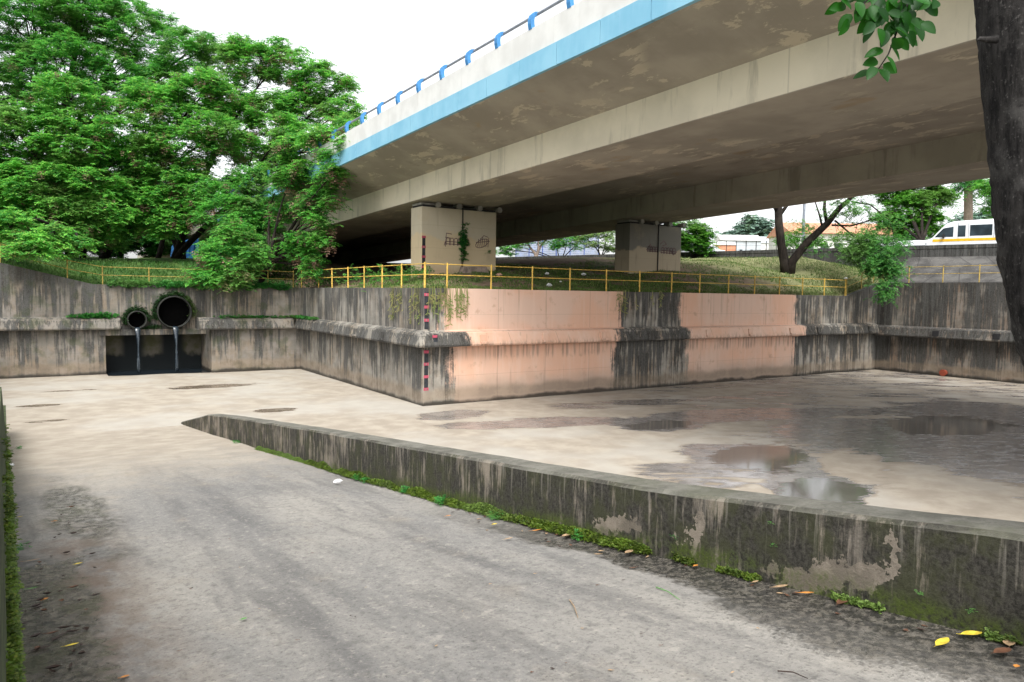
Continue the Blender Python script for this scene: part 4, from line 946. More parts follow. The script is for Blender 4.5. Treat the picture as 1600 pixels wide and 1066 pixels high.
# ------------------------------------------------------------------ vehicles
def extr(sec, w0, w1): # side profile (x,z) extruded across y
    m = MB(); m.loft([[(x, w0, z) for x, z in sec], [(x, w1, z) for x, z in sec]]); return m
def place(o, p, ang): o.location = p; o.rotation_euler = (0, 0, ang)
def van(label, loc, ang):
    t = thing('van', label, 'van', (0, 0, 0)); W = 1.0
    prof = [(-2.85, .35), (2.55, .35), (2.85, .5), (2.88, .95), (2.78, 1.12), (2.45, 1.28), (1.85, 1.98), (1.62, 2.2), (1.2, 2.34), (-2.0, 2.42), (-2.7, 2.34), (-2.86, 2.1), (-2.9, 1.2), (-2.9, .5)]
    m = MB(); rings = []
    for y, s_ in ((-W, .96), (-W+.07, 1), (W-.07, 1), (W, .96)): rings.append([(x*s_ if abs(x) > 2 else x, y if z < 1.3 else y*.975, .35+(z-.35)*(s_ if z > 1.5 else 1)) for x, z in prof])
    m.loft(rings); b_ = m.build('body', MT['vanwhite'], t, bevel=.03)
    for sg in (-1, 1):
        y = sg*(W*.985+.012)
        def pane(x0, x1, z0, z1, nm='window', mat=MT['glass'], yy=None, d=.012):
            q = MB(); yv = (y if yy is None else yy); q.obox(((x0+x1)/2, yv, (z0+z1)/2), ((x1-x0)/2, 0, 0), (0, d, 0), (0, 0, (z1-z0)/2)); return q.build(nm, mat, t, bevel=.02)
        pane(-2.5, -1.3, 1.32, 2.04); pane(-1.0, .25, 1.32, 2.04); pane(.5, .95, 1.28, 2.04)
        q = MB(); q.loft([[(1.2, yv, 1.3), (2.3, yv, 1.3), (1.8, yv, 1.88), (1.2, yv, 1.98)] for yv in (y-.012, y+.012)]); q.build('window', MT['glass'], t)
        yb = sg*(W+.004)
        q = MB(); q.obox((-.2, yb, 1.08), (2.6, 0, 0), (0, .01, 0), (0, 0, .085)); q.build('stripe', MT['yellowstripe'], t)
        q = MB(); q.obox((-2.8, yb, 1.2), (.09, 0, 0), (0, .012, 0), (0, 0, .14)); q.build('tail_light', MT['redlight'], t)
        q = MB(); q.obox((2.72, sg*.78, .82), (.14, 0, 0), (0, .15, 0), (0, 0, .1)); q.build('headlight', MT['white'], t)
        for x in (-1.9, 1.9):
            q = MB(); q.tube([(x, sg*(W-.24), .36), (x, sg*(W+.01), .36)], .36, 20); wh = q.build('wheel', MT['rubber'], t)
            q = MB(); q.tube([(x, sg*(W+.0), .36), (x, sg*(W+.025), .36)], .2, 14); q.build('rim', MT['grail'], wh)
        q = MB(); q.obox((1.75, sg*(W+.14), 1.35), (.05, 0, 0), (0, .1, 0), (0, 0, .14)); q.build('mirror', MT['dark'], t)
        for x in (.92, .33, -1.1):
            q = MB(); q.obox((x, sg*(W*.985+.014), 1.6), (.012, 0, 0), (0, .006, 0), (0, 0, .6)); q.build('door_seam', MT['grail'], t)
    q = MB(); q.loft([[(2.36, yv, 1.36), (2.44, yv, 1.31), (1.88, yv, 1.98), (1.78, yv, 1.98)] for yv in (-.8, .8)]); q.build('windscreen', MT['glass'], t)
    place(t, loc, ang); return t
pa = math.atan2(PD[1], PD[0]); v0 = pl(-.35, 1.9)
van('white minibus with yellow side stripe driving on the raised road', (v0[0], v0[1], 7.22), pa).scale = (.94, .94, .94)
def car(label, loc, ang, mat, stripe=None):
    t = thing('car', label, 'car', (0, 0, 0))
    prof = [(-2.1, .3), (2.1, .3), (2.2, .55), (2.1, .85), (1.1, .98), (.45, 1.42), (-.2, 1.5), (-1.2, 1.46), (-1.8, 1.05), (-2.15, .98), (-2.2, .6)]
    m = MB(); m.loft([[(x, y if z < 1 else y*.85, z) for x, z in prof] for y in (-.85, -.8, .8, .85)]); m.build('body', mat, t, bevel=.04)
    for sg in (-1, 1):
        q = MB(); q.loft([[(1.0, yv, 1.0), (.42, yv*.93, 1.38), (-.2, yv*.93, 1.44), (-1.15, yv*.93, 1.4), (-1.6, yv, 1.05)] for yv in (sg*.83, sg*.86)]); q.build('window', MT['glass'], t)
        for x in (-1.35, 1.35):
            q = MB(); q.tube([(x, sg*.66, .31), (x, sg*.87, .31)], .31, 18); q.build('wheel', MT['rubber'], t)
        if stripe: q = MB(); q.obox((0, sg*.86, .8), (1.9, 0, 0), (0, .01, 0), (0, 0, .06)); q.build('stripe', stripe, t)
    place(t, loc, ang); return t
p = pl(24, 5.5); c = at(1088, 395, 60); car('pale silver car glimpsed over the parapet beside the second pier', (c[0], c[1], 7.25), pa, MT['vanwhite'])
c = at(1392, 378, 54); van('white yellow-striped van mostly hidden behind the hanging foliage', (c[0], c[1], 6.3), pa)

# ------------------------------------------------------------------ far buildings, poles
def building(label, cpx, d, wpx, ybase, yeave, yridge, wallm, roofm, ang=None, cat='building', wins=0, name='house'):
    c = at(cpx, (ybase+yeave)/2, d); W = wpx*d/FPX/2; ze = at(cpx, yeave, d)[2]; zr_ = at(cpx, yridge, d)[2]; D = W*.6
    ang = math.atan2(RT[1], RT[0]) if ang is None else ang
    t = thing(name, label, cat, (c[0], c[1], 7.0)); cs, sn = math.cos(ang), math.sin(ang)
    def tr_(x, y, z): return (c[0]+cs*x-sn*y, c[1]+sn*x+cs*y, z)
    m = MB(); m.loft([[tr_(-W, 0, z), tr_(W, 0, z), tr_(W, 2*D, z), tr_(-W, 2*D, z)] for z in (6.8, ze)]); m.build('wall', wallm, t)
    o = .04*W
    m = MB(); m.loft([[tr_(x, -o*2, ze+.01), tr_(x, D, zr_), tr_(x, 2*D+2*o, ze+.01)] for x in (-W-o, W+o)]); m.build('roof', roofm, t)
    for i in range(wins):
        x = lerp(-W*.8, W*.8, (i+.5)/wins); hz = ze-7; m = MB(); m.loft([[tr_(x-W*.07, yv, lerp(7, ze, .45)), tr_(x+W*.07, yv, lerp(7, ze, .45)), tr_(x+W*.07, yv, lerp(7, ze, .78)), tr_(x-W*.07, yv, lerp(7, ze, .78))] for yv in (-.06, .1)]); f = m.build('window', MT['glass'], t)
    return t
building('long whitewashed building with orange tiled roof across the road', 1322, 85, 170, 392, 366, 344, MT['bwhite'], MT['rooft'], wins=6)
building('pale shed with low white gable roof left of the V tree', 1158, 120, 62, 392, 376, 366, MT['bgrey'], MT['bwhite'], wins=3, name='shed')
building('small terracotta house with white roof by the sheds', 1130, 110, 40, 392, 383, 377, MT['borange'], MT['bwhite'], wins=2)
building('white gabled shed with shallow roof right of the pale shed', 1195, 130, 44, 392, 380, 369, MT['bwhite'], MT['bgrey'], wins=2, name='shed')
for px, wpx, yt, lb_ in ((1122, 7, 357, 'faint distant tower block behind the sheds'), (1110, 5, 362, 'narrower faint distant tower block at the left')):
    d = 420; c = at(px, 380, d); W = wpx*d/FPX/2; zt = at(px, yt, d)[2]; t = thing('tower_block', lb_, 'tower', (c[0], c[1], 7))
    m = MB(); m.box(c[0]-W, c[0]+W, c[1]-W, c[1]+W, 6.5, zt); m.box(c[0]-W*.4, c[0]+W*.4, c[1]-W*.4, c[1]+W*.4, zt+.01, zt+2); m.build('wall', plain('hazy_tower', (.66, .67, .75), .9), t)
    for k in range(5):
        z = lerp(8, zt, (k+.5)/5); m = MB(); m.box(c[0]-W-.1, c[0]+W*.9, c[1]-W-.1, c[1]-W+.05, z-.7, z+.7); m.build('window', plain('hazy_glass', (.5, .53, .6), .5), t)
def pole(label, px, d, ytop, r):
    c = at(px, 390, d); zt = at(px, ytop, d)[2]; t = thing('street_lamp', label, 'street lamp', (c[0], c[1], 7.2)); m = MB(); m.tube([(c[0], c[1], 7), (c[0], c[1], zt)], [r*1.3, r], 10); m.build('post', MT['grail'], t)
    m = MB(); m.tube([(c[0], c[1], zt), (c[0]+.5, c[1]+.3, zt+.5), (c[0]+1.6, c[1]+.9, zt+.6)], r*.6, 8); m.build('arm', MT['grail'], t); m = MB(); m.obox((c[0]+1.9, c[1]+1.1, zt+.58), (.4, .2, 0), (-.07, .14, 0), (0, 0, .07)); m.build('lamp_head', MT['grail'], t)
pole('slim grey street lamp post between the two trunks of the V tree', 1254, 56, 200, .09)
# chain fence beyond parapet
ft = thing('fence', 'tall dark mesh fence standing behind the road parapet', 'fence', tuple(at(1165, 395, 66)*[1, 1, 0]+[0, 0, 7.2]))
fa, fb = at(1090, 390, 68), at(1262, 390, 64)
for k in range(12):
    a = lerp(fa, fb, k/11); m = MB(); m.tube([(a[0], a[1], 7), (a[0], a[1], 9.6)], .035, 6); m.build('post', MT['dark'], ft)
m = MB()
for z in np.arange(7.4, 9.6, .35): m.tube([(fa[0], fa[1], z), (fb[0], fb[1], z)], .008, 4)
for k in range(90):
    a = lerp(fa, fb, k/89); m.tube([(a[0], a[1], 7.2), (a[0], a[1], 9.5)], .007, 4)
m.build('mesh', MT['dark'], ft)
ft = thing('fence', 'dark blue netting fence seen under the viaduct', 'fence', tuple(at(880, 402, 90)*[1, 1, 0]+[0, 0, 7.2]))
fa, fb = at(806, 395, 92), at(935, 395, 88)
for k in range(7):
    a = lerp(fa, fb, k/6); m = MB(); m.tube([(a[0], a[1], 7), (a[0], a[1], 12.2)], .06, 6); m.build('post', plain('blue_post', (.05, .09, .3), .6) if k == 0 else bpy.data.materials['blue_post'], ft)
m = MB(); rng = np.random.default_rng(3)
for k in range(200):
    a = lerp(fa, fb, k/199); m.tube([(a[0], a[1], 7.2), (a[0], a[1], 12.)], .018, 4)
for z in np.arange(7.3, 12, .25): m.tube([(fa[0], fa[1], z), (fb[0], fb[1], z)], .015, 4)
m.build('netting', MT['bluemesh'], ft)
# blue sheet among left trees
c = at(290, 385, 58); m = MB(); rings = []
for k, s_ in enumerate(np.linspace(-1, 1, 9)):
    rings.append([(c[0]+s_*1.0, c[1]+.15*math.sin(k*2), 6.9), (c[0]+s_*(.95), c[1]+.1*math.cos(k*2), 8.4+.5*s_-.15*abs(math.sin(k))), (c[0]+s_*.95, c[1]+.6, 8.3+.5*s_), (c[0]+s_, c[1]+.9, 6.9)])
m.loft(rings); tag(m.build('tarpaulin', MT['tarp'], smooth=False), 'blue sheet shelter between dark trunks at the top of the left bank', 'tarpaulin')

# ------------------------------------------------------------------ near tree at right
rng = np.random.default_rng(8)
nb = np.array([4.02, 1.05, 2.55])
ntree = thing('tree', 'dark rough trunk leaning in at the right edge with a leafy twig hanging above', 'tree', tuple(nb))
D0 = 3.6
cl = [nb+[0, 0, -.3], nb+[.02, .0, .25], at(1770, 760, D0+.1), at(1712, 620, D0+.1), at(1666, 500, D0), at(1642, 380, D0), at(1628, 260, D0), at(1612, 120, D0), at(1598, 0, D0), at(1585, -140, D0), at(1570, -330, D0), at(1560, -520, D0)]
cl = [np.array(p) for p in cl]
fine = [];
for i in range(len(cl)-1):
    for s_ in np.linspace(0, 1, 12, endpoint=False): fine.append(lerp(cl[i], cl[i+1], s_))
for _ in range(4): fine = [fine[0]]+[(fine[i-1]+fine[i]*2+fine[i+1])/4 for i in range(1, len(fine)-1)]+[fine[-1]]
m = MB(); rings = []; seg = 48
for i, p in enumerate(fine):
    d = fine[min(i+1, len(fine)-1)]-fine[max(i-1, 0)]; d /= np.linalg.norm(d); u = np.cross(d, [0, 1, 0]); u /= np.linalg.norm(u); v = np.cross(d, u)
    r0 = interp(i/len(fine), [(0, .34), (.1, .25), (.5, .222), (1, .18)]); ring_ = []
    for k in range(seg):
        a = 2*math.pi*k/seg; q = p+r0*(math.cos(a)*u+math.sin(a)*v)
        bm_ =   .009*mnoise.noise(Vector(q*4))+.007*mnoise.noise(Vector(q*14))+.006*mnoise.noise(Vector(q*34))
        if q[2] < 5.1: bm_ += .010*mnoise.noise(Vector(q*24))
        q = q+(q-p)/r0*bm_; ring_.append(q)
    rings.append(ring_)
m.loft(rings); m.build('trunk', MT['barknear'], ntree, smooth=True)
k0 = at(1541, 62, 3.42); m = MB(); m.tube([k0+RT*.05, k0, k0-RT*.03+UP*.004, k0-RT*.045-UP*.006], [.02, .014, .010, .004], 8); m.build('twig_stub', MT['barknear'], ntree, smooth=True)
# branch with leaves
D1 = 3.3
br1 = [at(1590, -260, 3.5), at(1520, -190, 3.35), at(1450, -80, D1), at(1425, -10, D1), at(1405, 40, D1), at(1388, 85, D1), at(1370, 112, D1)]
br2 = [at(1450, -80, D1), at(1400, -40, D1-.05), at(1355, 0, D1-.1), at(1335, 22, D1-.1)]
br3 = [at(1450, -80, D1), at(1455, -30, D1+.05), at(1452, 5, D1+.05)]
m = MB(); m.tube(br1, [.018, .014, .009, .006, .0045, .0035, .002], 7); m.tube(br2, [.007, .005, .004, .002], 6); m.tube(br3, [.006, .004, .002], 6); m.build('branch', MT['barknear'], ntree, smooth=True)
m = MB()
def leaf(c, d, nrm, L_, W):
    d = d/np.linalg.norm(d); s_ = np.cross(d, nrm); s_ /= np.linalg.norm(s_); nrm = np.cross(s_, d); rows = []
    for t in np.linspace(0, 1, 9):
        ww = W*math.sin(math.pi*min(1, t**.82*.97+.02))**.75 if 0 < t < 1 else .0008; p = c+d*L_*t-nrm*(.12*L_*t*t); rows.append([p-s_*ww+nrm*ww*.35, p, p+s_*ww+nrm*ww*.35])
    n = len(m.v)
    for r_ in rows: m.v += [tuple(q) for q in r_]
    for i in range(8):
        for j in range(2): a = n+i*3+j; m.f.append((a, a+1, a+4, a+3))
spots_ = [(1330, 22, -.6, .9), (1322, 10, -1, .3), (1345, 5, -.2, 1), (1362, 8, .1, 1), (1350, -8, -.3, .6), (1375, 18, -.4, 1), (1392, 8, .3, 1), (1385, 28, -.8, .7), (1405, 5, .8, .8), (1412, 18, .2, 1), (1425, 2, 1, .4), (1440, 5, .8, .6), (1408, 35, .3, 1), (1385, 48, -.3, 1), (1420, 30, .9, .9), (1366, 36, -.7, .8), (1398, 58, -.1, 1), (1412, 55, .7, .9), (1430, 40, .4, 1), (1448, 8, .8, .7), (1380, 78, -.8, .3), (1390, 70, .6, 1), (1372, 96, -.9, .2), (1385, 88, .5, .9), (1368, 105, -.6, .8), (1362, 112, -1, .3), (1375, 108, .3, 1), (1380, 100, .8, .6), (1360, 28, -.2, 1), (1336, -5, -.7, .3), (1418, -8, .6, .9), (1398, -10, -.3, 1), (1435, -12, .5, 1), (1375, -12, -.2, 1), (1356, -15, -.6, .8), (1400, 20, -.2, 1), (1352, 18, .5, .9), (1425, 15, -.3, 1), (1390, 38, .6, .9), (1378, 2, .6, .8)]
spots = list(spots_)
for q_ in spots_:
    if q_[1] < 62:
        for _k in (0, 1): spots.append((q_[0]+rng.uniform(-14, 14), q_[1]+rng.uniform(-16, 8), rng.uniform(-1, 1), rng.uniform(.3, 1)))
for px, py, dx, dy in spots:
    dd = D1+rng.uniform(-.12, .12); a = at(px, py, dd); d = RT*dx-UP*(dy*.9)+FW*rng.uniform(-.5, .3); nrm = -FW+RT*rng.normal(0, .5)+UP*rng.normal(.3, .4); leaf(a, d, nrm, rng.uniform(.065, .09), rng.uniform(.019, .027))
m.build('leaves', MT['nearleaf'], ntree, smooth=True)

# ------------------------------------------------------------------ grass on the bank
def blades(P, h, wd, rng, lean=.5):
    n = len(P); az = rng.uniform(0, 2*np.pi, n); l = h*rng.uniform(.5, 1.3, n); d = np.stack([np.cos(az)*lean*rng.random(n), np.sin(az)*lean*rng.random(n), np.ones(n)], 1)*l[:, None]
    s_ = np.stack([-np.sin(az), np.cos(az), np.zeros(n)], 1)*wd; b1 = P-s_; b2 = P+s_; t2 = P+d*.6+s_*.8; t = P+d; t[:, 2] -= l*.15
    return np.stack([b1, b2, t2, t], 1).reshape(-1, 3), np.arange(n*4).reshape(-1, 4)
rng = np.random.default_rng(21)
def scat(n, x0, x1, y0, y1, f=None):
    out = []
    while len(out) < n:
        x, y = rng.uniform(x0, x1), rng.uniform(y0, y1)
        if canal_cell(x, y): continue
        v = mnoise.noise(Vector((x*.5, y*.5, 2)))+.5*mnoise.noise(Vector((x*2, y*2, 4)))
        if f and not f(x, y, v): continue
        out.append((x, y, gz(x, y)-.04))
    return np.array(out)
P = scat(26000, XB+.35, 47, YP+.35, 38, lambda x, y, v: v > -.25 and rng.random() < math.exp(-(y-YP)/6)+.12)
V, F = blades(P, .13, .016, rng, 1.2); kind(bigmesh('grass', V, F, MT['grass'], None), 'stuff', 'short green grass covering the bank behind the painted wall', 'grass')
P = scat(16000, 32, 47, YP+.5, 40, lambda x, y, v: v > -.1 and rng.random() < (x-30)/16)
V, F = blades(P, .09, .010, rng, 1.6); kind(bigmesh('grass', V, F, MT['drygrass'], None), 'stuff', 'pale dry grass around the V-trunked tree', 'grass')
P = scat(16000, -9, XB+4, YR+.3, 54, lambda x, y, v: True)
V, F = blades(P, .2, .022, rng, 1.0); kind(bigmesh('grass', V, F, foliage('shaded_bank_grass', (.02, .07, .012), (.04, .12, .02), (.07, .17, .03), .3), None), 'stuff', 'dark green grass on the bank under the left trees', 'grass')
fx = rng.uniform(XB+.3, 44.2, 9000); fy = YP+.34+np.abs(rng.normal(0, .18, 9000))
P = np.array([(x, y, max(interp(x, topA), gz(x, y))-.06) for x, y in zip(fx, fy)]); kx = P[:, 0] < 31+rng.normal(0, 2, len(P))
for sel_, mat_, lb_ in ((kx, MT['grass'], 'fringe of green grass along the painted wall top'), (~kx, MT['drygrass'], 'fringe of pale dry grass along the far end of the painted wall top')):
    V, F = blades(P[sel_], .15, .016, rng, .9); kind(bigmesh('grass', V, F, mat_, None), 'stuff', lb_, 'grass')
# tall weeds along the wall top
def tuft(label, c, n, r, h, mat, name='weed', cat='plant', drop=0, group=None, seed=1):
    rg = np.random.default_rng(seed); V_, F_ = fronds(np.array([c]), n, h, 7, .012*h/.3, h*.32, rg, droop=.5+drop, up=(-.2 if drop else .2, 1.3), spread=r, flat=.3)
    o = bigmesh(name, V_, F_, mat, None); tag(o, label, cat, group); return o
tuft('leafy shrub growing against the left side of the cream pier', (15.25, 31.0, 5.3), 60, .35, .5, MT['weed'], 'shrub', 'shrub', seed=3)
tuft('bushy weeds behind the railing left of the cream pier', (14.2, 30.6, 5.15), 110, .6, .45, MT['leaf2'], 'weeds', 'plant', seed=4)
tuft('low green weeds under the viaduct behind the side railing', (13.4, 32.5, 5.0), 120, .9, .4, MT['leaf2'], 'weeds', 'plant', seed=5)
tuft('small sprig growing from the cream pier near its right edge', (19.55, 31.55, 6.5), 9, .06, .26, MT['weed'], 'sprig', 'plant', seed=6)
# vine on the pier pipe
rgv = np.random.default_rng(9); zc = np.concatenate([rgv.normal(7.15, .3, 60), rgv.uniform(6.1, 6.7, 12)]); C_ = np.stack([17.95+rgv.normal(0, .09, 72)+.0, np.full(72, 31.5)+rgv.normal(0, .03, 72), zc], 1)
V, F = fronds(C_, 6, .12, 4, .02, .09, rgv, droop=.9, spread=.04); vn = thing('vine', 'green vine clump climbing the drain pipe on the cream pier', 'plant', (17.95, 31.5, 5.6)); bigmesh('foliage', V, F, MT['leafdark'], vn)
m = MB()
for k in range(5): m.tube([(17.93+.03*k, 31.57, 7.0), (17.85+.06*k, 31.55, 6.4), (17.9+.05*math.sin(k), 31.57, 5.5)], .012, 5)
m.build('stem', MT['bark'], vn)
# hanging dry grass at the corner and over the paint
def hang(label, x0, x1, y, n, lmin, lmax, mat, seed):
    rg = np.random.default_rng(seed); m = MB()
    for k in range(n):
        x = rg.uniform(x0, x1); l = rg.uniform(lmin, lmax); s_ = rg.normal(0, .12); pts = [(x, y+.25, WT+.03), (x+s_*.3, y-.03, WT+.08), (x+s_*.6, y-.09, WT-l*.4), (x+s_, y-.06, WT-l)]
        w_ = .010
        for a, b in zip(pts[:-1], pts[1:]): m.quad((a[0]-w_, a[1], a[2]), (a[0]+w_, a[1], a[2]), (b[0]+w_, b[1], b[2]), (b[0]-w_, b[1], b[2]))
        for q in range(int(l*9)):
            t = rg.uniform(.2, 1); xx = x+s_*t; zz = WT-l*t; dx = rg.normal(0, .07); m.quad((xx, y-.08, zz), (xx+dx, y-.10, zz-.03), (xx+dx*1.6, y-.10, zz-.10), (xx+dx*.5, y-.09, zz-.06))
    o = m.build('hanging_grass', mat); tag(o, label, 'plant'); return o
hang('pale straggly grass hanging over the painted wall corner', 12.75, 14.6, YP, 34, .3, 1.5, foliage('straw_grass', (.22, .22, .08), (.32, .3, .12), (.16, .25, .06), .3), 1)
hang('thin trailing grass over the painted wall near its first grey stretch', 22.3, 23.6, YP, 12, .2, 1.3, bpy.data.materials['straw_grass'], 2)
hang('short trailing grass over the first grey stretch of wall', 24.6, 25.4, YP, 8, .2, .8, bpy.data.materials['straw_grass'], 3)
rg = np.random.default_rng(12); m = MB()
for k in range(26):
    y = rg.uniform(25.4, 28.2); l = rg.uniform(.3, 1.5); s_ = rg.normal(0, .12); pts = [(XB+.2, y, WT+.03), (XB-.04, y, WT+.07), (XB-.08, y+s_*.5, WT-l*.5), (XB-.06, y+s_, WT-l)]
    for a, b in zip(pts[:-1], pts[1:]): m.quad((a[0], a[1]-.01, a[2]), (a[0], a[1]+.01, a[2]), (b[0], b[1]+.01, b[2]), (b[0], b[1]-.01, b[2]))
    for q in range(int(l*9)):
        t = rg.uniform(.2, 1); yy_ = y+s_*t; zz = WT-l*t; dx = rg.normal(0, .08); m.quad((XB-.07, yy_, zz), (XB-.09, yy_+dx, zz-.03), (XB-.1, yy_+dx*1.6, zz-.10), (XB-.08, yy_+dx*.5, zz-.06))
tag(m.build('hanging_grass', bpy.data.materials['straw_grass']), 'dry grass trailing down the grey side wall beside the corner', 'plant')
# moss and plants on ledges
def mossband(label, pts, n, sp, h, mat, seed, name='moss', lumps=0):
    rg = np.random.default_rng(seed); P_ = []
    for k in range(n):
        t = rg.random()*(len(pts)-1); i = int(t); a = np.array(pts[i]); b = np.array(pts[min(i+1, len(pts)-1)]); P_.append(lerp(a, b, t-i)+rg.normal(0, 1, 3)*np.array(sp))
    P_ = np.array(P_); V_, F_ = fronds(P_, 5, h, 3, h*.16, h*.5, rg, droop=.3, up=(.2, 1.4), spread=h*.2); o = bigmesh(name, V_, F_, mat, None); kind(o, 'stuff', label, 'moss'); return o
mossband('green growth on the ledge left of the small outfall pipe', [(1.9, YL-.15, 2.95), (3.3, YL-.15, 3.0)], 180, (.25, .08, .06), .16, MT['leafdark'], 1, 'ledge_growth')
mossband('dark growth along the ledge right of the big outfall pipe', [(8.3, YR-.15, 2.95), (12.3, YR-.15, 2.95), (XB-.12, 39.5, 2.95), (XB-.12, 37.2, 2.95)], 420, (.15, .06, .03), .12, MT['leafdark'], 2, 'ledge_growth')
for cx, cz, r, sd_ in ((4.52, 2.80, .56, 3), (6.30, 3.20, .95, 4)):
    pts = [(cx+r*math.cos(a), YL-.12, cz+r*math.sin(a)) for a in np.linspace(-.2, math.pi+.5, 16)]
    mossband('dark moss collar round the %s outfall pipe' % ('small' if sd_ == 3 else 'big'), pts, 420 if sd_ == 3 else 700, (.07, .12, .07), .08, MT['mossdark'], sd_)
mossband('dark moss strip between the outfall pipes', [(4.9, YL-.08, 2.35), (5.6, YL-.08, 2.42)], 140, (.1, .05, .05), .08, MT['mossdark'], 6)
mossband('dark weeds hanging along the back wall top above the pipes', [(3.3, YL-.0, 4.62), (7.8, YL-.0, 4.6), (8.4, YR-.0, 4.6), (12, YR-.0, 4.6)], 700, (.1, .12, .1), .2, MT['leafdark'], 7, 'wall_top_weeds')
# moss strip at the foot of the low wall
pts = [(XW-.03, y, rz(y)+.02) for y in np.arange(3.2, 16.5, .5)]
rgm = np.random.default_rng(31); P_ = []
for k in range(15000):
    y = rgm.uniform(4.3, 17) if rgm.random() < .9 else rgm.uniform(1.2, 4.3); dens = .5+.5*mnoise.noise(Vector((0, y*1.3, 9)))
    if y < 4.3 and mnoise.noise(Vector((0, y*2.2, 5))) < .12: continue
    if rgm.random() > dens*1.3: continue
    hgt = .015+.09*max(0, .5+mnoise.noise(Vector((0, y*1.8, 4))))*(1 if y > 4 else .4); s_ = rgm.random()
    P_.append((XW-.01-.09*(1-s_)*rgm.random()*(1 if y > 4.4 else .4), y, rz(y)+hgt*s_))
V, F = fronds(np.array(P_), 6, .018, 3, .0045, .013, rgm, droop=.2, up=(.0, 1.4), spread=.012); kind(bigmesh('moss', V, F, MT['moss'], None), 'stuff', 'bright green moss strip along the foot of the low wall', 'moss')
P_ = []
for k in range(3600):
    y = rgm.uniform(2.0, 13); x = interp(y, LW)+.01; zt_ = rz(y)+rgm.random()**2.2*1.3*max(0, .5+1.2*mnoise.noise(Vector((0, y*1.5, 1)))); P_.append((x+rgm.uniform(-.01, .02), y, zt_))
V, F = fronds(np.array(P_), 5, .03, 3, .007, .022, rgm, droop=.6, up=(-.2, .9), spread=.012); kind(bigmesh('moss', V, F, MT['moss'], None), 'stuff', 'green moss growing on the side wall at the left edge', 'moss')
# weeds at low wall foot
WE = [(370, 690, .16, 'leafy weed nearest the far end of the low wall'), (560, 742, .13, 'small weed in the moss left of the tufted weeds'), (572, 740, .11, 'tiny weed beside another in the moss at the wall foot'), (632, 752, .13, 'grassy tuft in the moss strip left of the big weed'), (690, 768, .15, 'largest leafy weed in the middle of the moss strip'), (775, 785, .12, 'weed clump right of the largest leafy weed'), (905, 826, .09, 'small weed near the right end of the bright moss')]
for i, (px, py, h, lb_) in enumerate(WE):
    p = atX(px, py, XW-.07); tuft(lb_, (XW-.08, p[1], rz(p[1])+.03), 16, .03, h, MT['weed'], seed=40+i)
for i, (px, py, lb_) in enumerate([(1206, 818, 'small sprig growing from the low wall face, upper one of a pair'), (1208, 852, 'small sprig growing from the low wall face, lower one of a pair'), (1055, 838, 'tiny sprig on the low wall left of the pair'), (1440, 928, 'fern-like sprig on the low wall above the yellow leaves'), (1520, 955, 'pale sprig on the low wall at the lower right')]):
    p = atX(px, py, XW-.01); tuft(lb_, (XW-.02, p[1], p[2]), 7, .012, .035, MT['weed'], 'sprig', seed=60+i)
for i, (px, py, h, lb_) in enumerate([(32, 858, .13, 'bright seedling on the wet left margin of the ramp'), (30, 702, .16, 'low grass tuft on the ramp by the left wall')]):
    p = atz(px, py, 1.9 if i == 0 else 1.0)
    for _ in range(20): p = atz(px, py, rz(p[1]))
    tuft(lb_, (p[0], p[1], p[2]+.02), 9, .02, h, MT['weed'], 'seedling', seed=70+i)
def onramp(px, py):
    p = atz(px, py, 2.0)
    for _ in range(40): p = atz(px, py, .5*p[2]+.5*rz(p[1]))
    return np.array([p[0], p[1], rz(p[1])+.012])
# ------------------------------------------------------------------ fallen leaves and litter
LM = {k: plain('fallen_leaf_'+k, c, .6, var=.25, scale=30) for k, c in dict(yellow=(.62, .48, .05), orange=(.5, .2, .04), brown=(.12, .055, .03), dark=(.035, .02, .014), tan=(.35, .24, .14), green=(.10, .28, .06)).items()}
def fleaf(name, label, p, ang, L_, W, colr, curl=.3, group=None, cat='leaf'):
    m = MB(); rows = []; c, s_ = math.cos(ang), math.sin(ang)
    for t in np.linspace(0, 1, 8):
        w_ = W*math.sin(math.pi*min(.98, max(.03, t)))**.7; up_ = curl*L_*(.25*(t-.5)**2*2+.05); sx = L_*(t-.5)
        rows.append([(p[0]+c*sx-s_*o, p[1]+s_*sx+c*o, p[2]+up_+abs(o)*curl*.8-.128*(s_*sx+c*o)) for o in (-w_, -w_*.5, 0, w_*.5, w_)])
    n = len(m.v)
    for r_ in rows: m.v += r_
    for i in range(7):
        for j in range(4): a = n+i*5+j; m.f.append((a, a+1, a+6, a+5))
    q = rows[0][2]; m.tube([q, (q[0]-c*L_*.25, q[1]-s_*L_*.25, q[2]+.004)], [.0018, .001], 4)
    o = m.build(name, LM[colr], smooth=True, origin=(p[0], p[1], p[2])); tag(o, label, cat, group); o.location = p; return o
u_ = onramp
